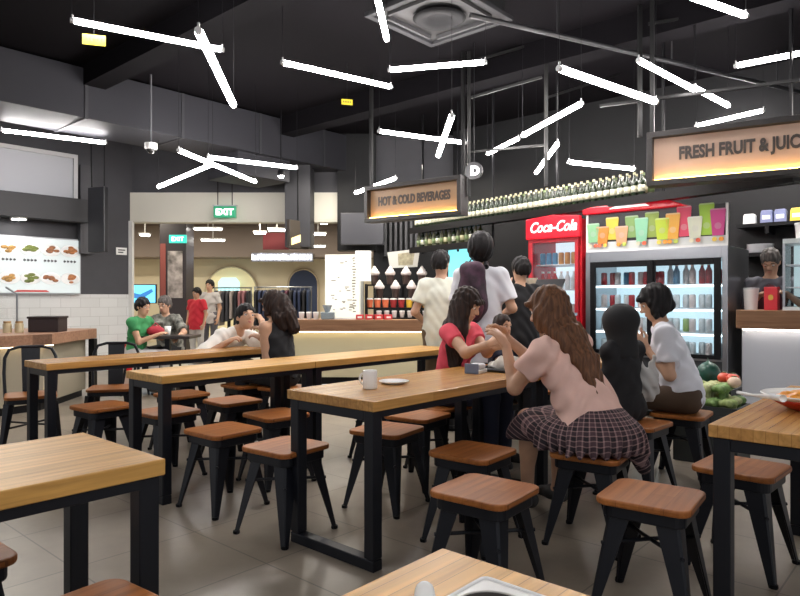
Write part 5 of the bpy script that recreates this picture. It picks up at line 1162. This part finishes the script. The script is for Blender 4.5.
# ------------------------------------------------------------------ card machine and black till behind the person in black
p = Vector((1.40, 6.75, 0)); t = thing('till_stand', 'dark service stand beside the red drinks fridge', 'stand', p, FR); q = MB(); q.box(-.28,.35,-.2,.2,.04,1.02); q.build('body', mat('stand_dark', (.04,.04,.045), .5), t, bevel=.01); q = MB(); q.box(-.26,.33,-.18,.18,0,.04); q.build('plinth', BLACK, t); q = MB(); q.box(-.30,.37,-.22,.22,1.02,1.05); q.build('top', STEEL, t, bevel=.004)
t = thing('till', 'black till with a tilted screen in front of the red drinks fridge', 'till', p + xdir*.16 + Vector((0,0,1.05)), FR); q = MB(); q.box(-.15,.15,-.13,.13,0,.10); q.build('base', BLACK, t, bevel=.01); q = MB(); q.taper((0,.05,.10),(0,.02,.2),.05,.05); q.build('neck', BLACK, t); q = MB(); q.taper((0,-.06,.20),(0,.05,.34),.32,.32,(0,1,0),.02,.02); q.build('screen', mat('till_black', (.01,.01,.012), .3), t, bevel=.004)
t = thing('menu_flip', 'small brown picture stand beside the black till', 'menu', p + xdir*-.10 + Vector((0,0,1.05)), FR + .2); q = MB(); q.taper((0,0,0),(0,.06,.36),.22,.20,(0,1,0),.012,.012); q.build('card', mat('flip_brown', (.28,.22,.16), .5, noise=.6, nscale=14), t)
# ------------------------------------------------------------------ fruit and vegetables by the fridge
p = Vector((2.31, 4.82, 0)); t = thing('crate', 'dark crate stand holding green produce beside the white tee woman', 'crate', p, FR); q = MB(); q.box(-.22,.22,-.18,.18,0,.36); q.build('body', mat('crate_dark', (.025,.03,.03), .6), t, bevel=.008)
q = MB()
for a in ((-.22,.22,-.18,-.165),(-.22,.22,.165,.18),(-.22,-.205,-.165,.165),(.205,.22,-.165,.165)): q.box(a[0],a[1],a[2],a[3],.36,.42)
q.build('rim', mat('crate_rim', (.03,.036,.036), .6), t)
rnd = random.Random(3)
for i in range(20):
    x, y = (-.15 + (i % 4)*.10, -.11 + (i//4)*.11) if i < 12 else (-.11 + ((i-12) % 3)*.10, -.06 + ((i-12)//3)*.08); lz = .362 if i < 12 else .455; hh = rnd.uniform(.08,.12); o_ = p + xdir*x + ydir*y
    S_ = Solid()
    for k in range(10): a = k*2.4; r = .015 + .004*k; S_.el((r*math.cos(a), r*math.sin(a), .05 + hh*.5 - r*.4), (.024,.024,.026), k=.008)
    S_.rc((0,0,0),(0,0,.06),.02,.025,k=.02)
    o = solid_obj('lettuce', S_, .008, mat('leaf_%d' % (i % 3), [(.28,.36,.12),(.42,.46,.22),(.16,.27,.08)][i % 3], .6, noise=.35, nscale=30)); o.location = (o_.x, o_.y, lz); tag(o, 'leafy green head among the produce in the dark crate', 'vegetable', 'green heads in the produce crate')
for i, (x, y, z_, c, nm, lab) in enumerate([(.12,.10,.60,(.65,.08,.04),'tomato','red tomato on top of the green produce heap'), (.15,.02,.585,(.75,.55,.40),'onion','pale onion on top of the green produce heap'), (.05,.14,.60,(.62,.10,.05),'tomato','second red tomato at the back of the produce heap')]):
    o_ = p + xdir*x + ydir*y; t2 = thing(nm, lab, 'vegetable', (o_.x, o_.y, z_)); q = MB(); q.sphere((0,0,.0), .048, 16, 10, (1,1,.85)); q.build('flesh', mat(nm + '_skin', c, .3), t2, True); q = MB(); 
    for k in range(5): a = k*1.257; q.taper((0,0,.04),(.022*math.cos(a),.022*math.sin(a),.044),.010,.002)
    q.build('stem', mat('stem_green', (.1,.2,.05), .6), t2)
S_ = Solid(); S_.el((0,0,.095),(.09,.09,.10)); S_.rc((0,0,.18),(0,.01,.22),.010,.007,k=.01)
o = solid_obj('watermelon', S_, .01, mat('melon_green', (.015,.07,.05), .35, noise=.5, nscale=12)); c = p + xdir*-.12 + ydir*.34; q = MB(); q.box(-.2,.2,-.15,.15,0,.5); bb = thing('crate', 'tall dark crate under the watermelon by the fridge', 'crate', (c.x, c.y, 0), FR); q.build('body', mat('crate_dark', (0,0,0)), bb, bevel=.006); q = MB(); q.box(-.205,.205,-.155,.155,.44,.50); q.build('rim', mat('crate_rim', (0,0,0)), bb)
o.location = (c.x, c.y, .50); tag(o, 'dark green watermelon behind the produce crate', 'fruit')
# ------------------------------------------------------------------ the people
HB = hairmat('hair_black', (.004,.0035,.004), (.013,.010,.010)); HD = hairmat('hair_dark_brown', (.012,.007,.006), (.042,.022,.015)); HBR = hairmat('hair_brown', (.075,.033,.016), (.19,.085,.040)); HG = hairmat('hair_greyed', (.05,.045,.042), (.14,.12,.11))
PINK = mat('cloth_pink', (.72,.075,.11), .85, noise=.1, nscale=10); PEACH = mat('cloth_peach', (.80,.53,.45), .85, noise=.06, nscale=10); WHT = mat('cloth_white', (.74,.75,.80), .85, noise=.04, nscale=10)
CRM = mat('cloth_cream', (.66,.67,.58), .85, noise=.1, nscale=9); BLK = mat('cloth_black', (.012,.012,.014), .85); KHK = mat('cloth_khaki', (.13,.085,.045), .85); BRN = mat('cloth_brown', (.07,.04,.022), .8); NAVY = mat('cloth_navy', (.018,.022,.045), .85)
REDC = mat('cloth_red', (.50,.018,.035), .85); GRN = mat('cloth_green', (.04,.25,.085), .85); CAMO = mat('cloth_pattern', (.14,.14,.12), .85, noise=.85, nscale=16); PALE = mat('cloth_pale_grey', (.45,.43,.42), .85); GRYB = mat('cloth_grey', (.10,.10,.12), .85)

def UVd(du, dv): v = UV(du, dv); return (v.x, v.y)
# young woman in pink, far side of the middle table, in profile to the right
p1 = UV(3.70, 2.82)
i1 = person('young woman in a pink top with long dark hair leaning on the middle table', (p1.x, p1.y), (.80,-.60), .97, seat=.45, lean=15, hy=10, hp=26, R=PX(489,344,4.05), L=PX(494,347,4.25), Rpole=(-.2,-.2,-1), Lpole=(.3,.5,-1), Rd=(.8,-.2,.35), Ld=(.8,-.3,.2), Rn=(.4,.5,-.5), Ln=(.2,-.6,-.3), curl=30,
  hair=dict(style='long', m=HD, torso=[([(-.03,-.03,.12),(-.035,-.085,-.02),(-.03,-.095,-.16)],[.06,.045,.03]), ([(.05,.0,.12),(.085,.04,-.02),(.105,.07,-.16),(.11,.10,-.31)],[.055,.050,.045,.024]), ([(.05,-.02,.12),(.09,.0,-.02),(.115,.02,-.16),(.12,.05,-.28)],[.055,.050,.045,.024]), ([(.03,-.04,.12),(.06,-.06,-.03),(.08,-.04,-.20)],[.055,.05,.03])]),
  top=dict(m=PINK, sleeve=.42, hem=-.04), bottom=dict(m=NAVY), bust=.9, h=.0065, legs=(.10,.10))
# woman in peach top and plaid skirt, near side, back to us
p2 = Vector((.965, 3.20, 0))
i2 = person('woman in a peach top and dark plaid skirt with long brown hair', (p2.x, p2.y), (-.45,.89), 1.0, seat=.45, lean=25, roll=-9, twist=12, hy=26, hp=16, L=PX(506,346,3.50), R=PX(507,338,3.68), Lpole=(.1,-.5,-1), Rpole=(.5,-.1,-1), Ld=(-.45,.1,.65), Rd=(-.6,.0,.5), Ln=(-.6,.5,-.2), Rn=(-.5,-.5,-.3), curl=32,
  hair=dict(style='long', m=HBR, torso=[([(.0,-.03,.13),(.0,-.075,.0),(.0,-.105,-.16),(.0,-.115,-.30)],[.07,.055,.042,.015]), ([(.045,-.03,.12),(.055,-.075,-.02),(.05,-.10,-.18),(.035,-.11,-.33)],[.055,.045,.036,.012]), ([(-.045,-.02,.12),(-.06,-.065,-.02),(-.055,-.10,-.16),(-.04,-.11,-.34)],[.055,.045,.036,.012])]),
  top=dict(m=PEACH, sleeve=.50, hem=.03, name='blouse', loose=.9, wide=.016, fold=1.4), bust=.9, h=.0065, girth=1.08, legs=(.11,.10))
# her skirt
def make_skirt(info, m_):
    P, fw, x = info['P'], info['fw'], info['x']; S_ = Solid()
    S_.el(P + V3(0,0,.06), (.155,.118,.09), k=.05); S_.el(P + V3(0,-.02,-.03), (.205,.185,.14), k=.06); S_.el(P + V3(0,.14,-.035), (.215,.26,.105), k=.08)
    S_.rc(P + V3(-.12,.33,-.02), P + V3(.12,.33,-.02), .085, k=.08); S_.rc(P + V3(-.12,.40,-.07), P + V3(.13,.40,-.07), .085, k=.07); S_.rc(P + V3(-.12,.43,-.10), P + V3(.13,.43,-.10), .070, k=.07)
    S_.rc(P + V3(.10,-.06,-.07), P + V3(.19,-.09,-.16), .10, .05, k=.07); S_.rc(P + V3(-.10,-.06,-.07), P + V3(-.18,-.06,-.12), .10, .05, k=.07)
    S_.rc(P + V3(.15,.10,-.05), P + V3(.21,.12,-.15), .09, .05, k=.06); S_.rc(P + V3(-.15,.12,-.05), P + V3(-.20,.14,-.12), .09, .05, k=.06); S_.plane(P + V3(0,0,-.088), V3(0,0,-1), .01)
    S_.rc(P + V3(.14,-.08,-.03), P + V3(.22,-.10,-.19), .06, .025, k=.05)
    S_.plane(P + V3(0,.02,.105), V3(0,.10,1))
    # open below: the stool and thighs take the inside
    S_.el(P + V3(0,.0,-.22), (.165,.19,.135), k=.03, sub=True)
    def wob(X, Y, Z):
        a = np.arctan2(X - P[0], Y - P[1] - .05); amp = np.clip((P[2] + .06 - Z)*.10, 0, .014); return (amp*np.sin(a*26)).astype(np.float32)
    me = S_.mesh('skirt', .0075, 0, wob); me.materials.append(m_); o = link_mesh('skirt', me, info['root'])
    uv = me.uv_layers.new(name='UVMap'); co = np.zeros(len(me.vertices)*3); me.vertices.foreach_get('co', co); co = co.reshape(-1,3); li = np.zeros(len(me.loops), int); me.loops.foreach_get('vertex_index', li)
    rad = np.hypot(co[:,0]-P[0], co[:,1]-P[1]-.05); a = np.arctan2(co[:,0]-P[0], -(co[:,1]-P[1]-.05))
    u = a*.21; v = co[:,2] - rad*.55
    uvs = np.stack([u[li], v[li]], 1).astype(np.float32); uv.data.foreach_set('uv', uvs.ravel())
    return o
make_skirt(i2, plaid('plaid_cloth', (.018,.013,.018), (.42,.27,.26), (.075,.04,.05), 38))
# woman in white tee, right
p4 = UV(4.50, 1.45)
i4 = person('woman in a white tee with black bobbed hair eating by the fridge', (p4.x, p4.y), (-.93,.36), 1.0, seat=.45, lean=17, hy=4, hp=24, L=PX(646,347,4.35), R=PX(643,343,4.55), Lpole=(.3,-.3,-1), Rpole=(.3,.3,-1), Ld=(-.7,0,.6), Rd=(-.7,0,.6), Ln=(.2,.6,.2), Rn=(.2,-.6,.2), curl=45,
  hair=dict(style='bob', m=HB), top=dict(m=WHT, sleeve=.62, hem=-.10, wide=.014, loose=.9), bottom=dict(m=BRN), bust=.8, h=.0065, legs=(.10,.10), skin=SKIN)
# person in black scarf
p5 = UV(3.92, 1.57)
i5 = person('small seated person in black with a black headscarf, back turned', (p5.x - .02, p5.y + .03), (-.45,.90), .80, seat=.45, lean=6, hp=6, hair=dict(style='scarf', m=mat('scarf_black', (.010,.010,.011), .8), name='headscarf'), top=dict(m=BLK, sleeve=1.9, hem=-.12, name='tunic'), bottom=dict(m=BLK), h=.009, girth=.88, R=PX(617,392,4.35), L=PX(607,392,4.2))
# child between the two women
p3 = UV(4.17, 2.68)
i3 = person('child with short dark hair seated behind the hands of the two women', (p3.x, p3.y), (.50,-.60), .72, seat=.45, lean=2, hy=-5, hp=4, hair=dict(style='short', m=HD), top=dict(m=NAVY, sleeve=.5), bottom=dict(m=BLK), h=.008)
# man in cream tee, standing with his back to us
a = PX(436, 0, 6.3); i6 = person('man in a pale printed tee and khaki trousers standing at the drinks counter, back turned', (a.x + .05, a.y), (.12,1), 1.02, hy=-22, hp=8, R=PX(454,322,5.95), L=PX(424,322,6.5), hair=dict(style='short', m=HB), top=dict(m=CRM, sleeve=.62, hem=-.14, wide=.018, loose=.95, fold=.45), bottom=dict(m=KHK), skin=SKIN2, h=.009, girth=1.05)
# woman with backpack
a = PX(481, 0, 5.5); i7 = person('woman in a white top with short full dark hair wearing a backpack, seen from behind', (a.x + .0, a.y), (.10,1), 1.07, hy=-6, hp=2, R=Vector((a.x + .22, a.y + .20, 1.06)), L=Vector((a.x - .14, a.y + .26, 1.04)), Rpole=(.35,-.8,-.6), Lpole=(-.35,-.8,-.6), hair=dict(style='puffy', m=HB), top=dict(m=WHT, sleeve=.72, hem=-.24, wide=.02, loose=1.0, name='blouse', fold=.5), bottom=dict(m=BLK), h=.009)
# her backpack: a thing of its own
r7 = i7['root']; t = thing('backpack', 'dark purple backpack on the back of the woman in the white top', 'backpack', r7.location, r7.rotation_euler.z)
P, N, fw = i7['P'], i7['N'], i7['fw']; BPK = mat('pack_purple', (.040,.014,.030), .7, noise=.7, nscale=16); 
S_ = Solid(); S_.el(N + V3(-.075,-.185,-.20), (.118,.085,.235), k=.03); S_.el(N + V3(-.075,-.19,-.30), (.125,.095,.16), k=.04); S_.rc(N + V3(-.12,-.17,-.02), N + V3(-.03,-.17,-.02), .055, k=.05); solid_obj('pack_body', S_, .008, BPK, t, 0, lambda X, Y, Z: (.004*np.sin(X*40+Z*25)).astype(np.float32))
S_ = Solid(); S_.el(N + V3(-.075,-.262,-.33), (.09,.040,.11), k=.02); solid_obj('front_pocket', S_, .008, mat('pack_plum', (.11,.028,.05), .7, noise=.5, nscale=20), t)
for q_ in (-1, 1):
    q = MB(); sx_ = q_*.08 - .04; pts = [N + V3(sx_,-.13,-.0), N + V3(sx_,-.05,.035), N + V3(sx_,.06,.0), N + V3(q_*.125,.13,-.12), N + V3(q_*.15,.09,-.27), N + V3(q_*.07 - .075,-.16,-.36)]; q.tube([Vector(p_) for p_ in pts], .022, 8); q.build('shoulder_strap', mat('strap_black', (.012,.012,.016), .7), t, True)
q = MB(); q.tube([Vector(N + V3(-.105,-.17,.03)), Vector(N + V3(-.075,-.17,.075)), Vector(N + V3(-.045,-.17,.03))], .008, 8); q.build('grab_loop', mat('strap_black', (0,0,0)), t, True)
q = MB(); q.tube([Vector(N + V3(.085*math.cos(a_) - .075, -.268 + .02*abs(math.cos(a_)), -.26 + .05*math.sin(a_))) for a_ in [PI*k/8 for k in range(9)]], .004, 6); q.build('zip', mat('zip_grey', (.3,.28,.3), .4), t, True)
# person in black tee
a = PX(521, 0, 6.15); i8 = person('person in a black tee with short dark hair, back turned, before the red fridge', (a.x, a.y), (-.1,1), .975, hy=18, hp=12, L=PX(506,287,5.95), Lpole=(-.8,-.2,-.6), Ld=(-.1,.2,.9), hair=dict(style='short', m=HB), top=dict(m=BLK, sleeve=.65, hem=-.15, wide=.016, loose=.95), bottom=dict(m=NAVY), h=.009)
# vendor at the right counter
i9 = person('vendor in dark clothes behind the juice counter looking down at the red carton', (3.62, 6.34), (-.55,-.83), 1.03, hp=34, lean=6, hy=-6, R=on_rc(.10,.34,1.20), L=on_rc(.38,.30,1.22), curl=30, hair=dict(style='short', m=HG), top=dict(m=GRYB, sleeve=.9, hem=-.12, name='shirt'), bottom=dict(m=BLK), h=.009, skin=SKIN2)
S_ = Solid(); P, d_ = i9['P'], i9['d']; fw = i9['fw']
S_.el(P + d_*.20 + fw*.085, (.115,.045,.26), i9['RT'], k=.03); S_.el(P - d_*.12 + fw*.10, (.14,.05,.22), i9['RT'], k=.05); o = solid_obj('apron', S_, .009, mat('apron_maroon', (.07,.012,.02), .8), i9['root'])
# vendor behind the man in cream
a = PX(449, 0, 9.95); i10 = person('drinks vendor facing us, face showing beside the man in the pale tee', (a.x, a.y), (-.05,-1), 1.04, hp=8, hair=dict(style='short', m=HB), top=dict(m=BLK, sleeve=.5, hem=-.12), bottom=dict(m=BLK), h=.010)
# long-haired woman in black, second row
p11 = UV(3.50, 4.42); i11 = person('woman in a black sleeveless top with long dark hair seated behind the second row table', (p11.x, p11.y), (-.87,.50), .95, seat=.45, lean=12, hp=16, hy=10, L=PX(262,338,5.62), R=PX(264,330,5.9), Ld=(-.8,.2,.3), Rd=(-.8,.2,.3), curl=35,
  hair=dict(style='long', m=HD, local=[([(0,-.09,.0),(.0,-.13,-.14),(.01,-.15,-.27)],[.08,.075,.055]), ([(-.05,-.05,-.02),(-.07,-.07,-.15),(-.06,-.08,-.25)],[.06,.05,.03]), ([(.05,-.07,-.02),(.06,-.1,-.15),(.05,-.12,-.28)],[.06,.055,.03])]), top=dict(m=BLK, sleeve=0, hem=-.05, name='sleeveless_top', grow=.017), bottom=dict(m=BLK), bust=.8, h=.008)
# person in white shirt resting the head on a hand
p12 = Vector(((207-400)/650*6.3, 6.3, 0)); i12 = person('person in a loose white shirt leaning over the farthest table, head propped on one hand', (p12.x, p12.y), (.88,-.47), 1.05, seat=.45, lean=50, hp=-12, hy=-26, hroll=-6, L=PX(263,327,5.9), R=PX(226,343,5.85), Lpole=(.5,-.3,-1), Ld=(-.25,-.1,.9), Ln=(-.8,.3,0), curl=40, hair=dict(style='short', m=HB), top=dict(m=mat('cloth_cream_white', (.85,.82,.76), .85, noise=.04), sleeve=1.25, hem=-.08, name='shirt', wide=.03, loose=1.15), bottom=dict(m=BLK), h=.008, girth=1.08)
# diners by the mall opening
a = PX(135, 0, 8.0); i15 = person('person in a green top seated by the white tiles, facing right', (a.x, a.y), (.88,-.35), .92, seat=.42, lean=12, hp=14, R=PX(157,335,7.9), L=PX(158,336,8.15), hair=dict(style='short', m=HB), top=dict(m=GRN, sleeve=.4), bottom=dict(m=PALE), h=.010)
t = thing('stool', 'stool under the person in the green top', 'stool', (a.x, a.y, 0)); q = MB(); q.lathe([(.15,.395),(.16,.40),(.16,.415),(.15,.42)], n=20); q.build('seat', BRN, t, 'auto')
for k in range(4): q = MB(); q.taper((.10*math.cos(k*PI/2+.4),.10*math.sin(k*PI/2+.4),.395), (.16*math.cos(k*PI/2+.4),.16*math.sin(k*PI/2+.4),0), .03,.025); q.build('leg', LEGM, t)
a = PX(171, 0, 8.7); i16 = person('person in a grey patterned shirt seated facing us beyond the green top', (a.x, a.y), (-.25,-1), .95, seat=.42, lean=14, hp=16, R=PX(160,336,8.2), L=PX(178,337,8.2), hair=dict(style='short', m=HG), top=dict(m=CAMO, sleeve=.8, wide=.02, loose=1.0, name='shirt'), bottom=dict(m=BLK), h=.010, girth=1.1, skin=SKIN2)
t = thing('stool', 'stool under the person in the grey patterned shirt', 'stool', (a.x, a.y, 0)); q = MB(); q.lathe([(.15,.395),(.16,.40),(.16,.415),(.15,.42)], n=20); q.build('seat', BRN, t, 'auto')
for k in range(4): q = MB(); q.taper((.10*math.cos(k*PI/2+.4),.10*math.sin(k*PI/2+.4),.395), (.16*math.cos(k*PI/2+.4),.16*math.sin(k*PI/2+.4),0), .03,.025); q.build('leg', LEGM, t)
c = PX(168, 0, 8.15); t = thing('dining_table', 'small dark table between the green top and the patterned shirt', 'table', (c.x, c.y, 0)); q = MB(); q.box(-.30,.35,-.25,.22,.70,.735); q.build('tabletop', mat('table_dark', (.025,.018,.016), .35), t, bevel=.004); q = MB(); q.box(-.03,.03,-.03,.03,.03,.70); q.build('leg', LEGM, t); q = MB(); q.lathe([(.2,0),(.2,.02),(.04,.035)], n=20); q.build('base', LEGM, t, 'auto')
c = PX(158, 0, 8.05); t = thing('bag', 'small red bag on the small dark table beside the green top', 'bag', (c.x, c.y - .08, .736)); q = Solid(); q.el((0,0,.06),(.11,.06,.062)); solid_obj('body', q, .008, mat('bag_red', (.42,.02,.04), .6), t); q = MB(); q.tube([(-.06,0,.10),(0,0,.16),(.06,0,.10)], .008, 8); q.build('handle', mat('bag_red', (0,0,0)), t, True)
c = PX(152.5, 330, 8.02); t = thing('drink_cup', 'white cup on the small dark table in front of the person in green', 'cup', (c.x + .14, 8.16, .736)); q = MB(); q.lathe([(.03,0),(.042,.11),(.039,.11),(.028,.006),(0,.006)], n=18); q.build('cup', CER, t, True)
# mall shoppers
a = PX(197, 0, 12.4); i13 = person('shopper in a red tee standing in the mall, nearer of the two', (a.x, a.y), (-.35,-1), .86, hp=14, hy=-15, hair=dict(style='short', m=HB), top=dict(m=REDC, sleeve=.6, hem=-.16, wide=.015, loose=1.05), bottom=dict(m=PALE), h=.011, girth=1.1, skin=SKIN2)
a = PX(210, 0, 13.2); i14 = person('shopper in a pale shirt standing behind the one in the red tee', (a.x, a.y), (-.2,-1), .965, hp=6, hair=dict(style='short', m=HB), top=dict(m=PALE, sleeve=.6, hem=-.15, wide=.015), bottom=dict(m=GRYB), h=.011, skin=SKIN2)
# what hands hold, bags and bits
S_ = Solid(); S_.el((0,0,0),(.035,.028,.02)); o = solid_obj('bread_roll', S_, .004, mat('bread', (.45,.2,.09), .6, noise=.3, nscale=30)); o.location = PX(636,344,4.42); tag(o, 'brown bite of food held up by the woman in the white tee', 'food')
c = PX(647, 388, 4.15); t = thing('plastic_bag', 'translucent white carrier bag by the lap of the woman in the white tee', 'bag', c)
S_ = Solid(); S_.el((0,0,.02),(.075,.06,.11)); S_.rc((-.03,0,.10),(-.045,0,.20),.022,.012); S_.rc((.03,0,.10),(.045,0,.20),.022,.012); solid_obj('body', S_, .006, mat('bag_film', (.55,.54,.52), .4, alpha=.85), t, 0, lambda X, Y, Z: (.006*np.sin(X*90 + Z*60) + .004*np.sin(Y*110 - Z*50)).astype(np.float32))
# ------------------------------------------------------------------ camera, air light, exposure
cd = bpy.data.cameras.new('camera'); cd.sensor_width = 36; cd.sensor_fit = 'HORIZONTAL'; cd.lens = 36 * F / 800; cd.clip_start = .05
co = bpy.data.objects.new('camera', cd); COL.objects.link(co); co.location = (0, 0, CAMZ); co.rotation_euler = (PI/2, 0, 0); SC.camera = co
w = bpy.data.worlds.new('world'); SC.world = w; w.use_nodes = True
w.node_tree.nodes['Background'].inputs[0].default_value = (.9, .93, 1, 1); w.node_tree.nodes['Background'].inputs[1].default_value = .2
def area(name, loc, size, power, col=(1,.95,.9), rot=(0,0,0)):
    l = bpy.data.lights.new(name, 'AREA'); l.shape = 'DISK'; l.size = size; l.energy = power; l.color = col
    o = bpy.data.objects.new(name, l); COL.objects.link(o); o.location = loc; o.rotation_euler = rot; return o
# area lamps added to brighten the mall and the stalls, without fixtures
for x in (-7.5,-5.2,-2.8,-.4):
    for y in (12.4, 15.0): area('mall_fill_lamp', (x, y, 3.0), .4, 11, (1,.9,.74))
for x, y in ((-1.1, 9.9), (.3, 9.9)): area('stall_fill_lamp', (x, y, 3.2), .3, 9, (1,.93,.82))
area('stall_fill_lamp', (3.9, 6.9, 3.2), .3, 10, (1,.95,.9)); area('stall_fill_lamp', (4.6, 6.2, 3.2), .3, 10, (1,.95,.9)); area('stall_fill_lamp', (-4.7, 7.6, 2.9), .3, 10, (1,.95,.85))
for x, y, r in ((.2, 8.0, -.6), (1.3, 6.6, -.6)): area('shelf_fill_lamp', (x, y, 3.3), .25, 6, (1,.97,.9), (math.radians(52), 0, r))  # added lamps without fixtures, aimed to brighten the hung bottles
# unseen tubes added over the near seats to light the foreground
for i, (u, v, r) in enumerate(((-.6, .9, .3), (.2, -.6, 1.4), (1.3, -1.2, .5), (2.4, -.9, 1.2), (-.9, 2.3, 1.0))):
    c = UV(u, v, 3.05); d = Vector((math.cos(r), math.sin(r), 0)) * .6
    make_tube(c - d, c + d, ('unseen tube light added over the seats behind the nearest table', 'unseen tube light added behind and left of the nearest table', 'unseen tube light added over the aisle behind the nearest table', 'unseen tube light added over the seats right of the red bowl', 'unseen tube light added over the front left table')[i])
vs = SC.view_settings; vs.view_transform = 'Standard'; vs.look = 'None'; vs.gamma = 1; vs.use_curve_mapping = False; vs.exposure = 1.85
SC.cycles.use_denoising = True
SC.cycles.max_bounces = 6; SC.cycles.diffuse_bounces = 3; SC.cycles.sample_clamp_indirect = 6
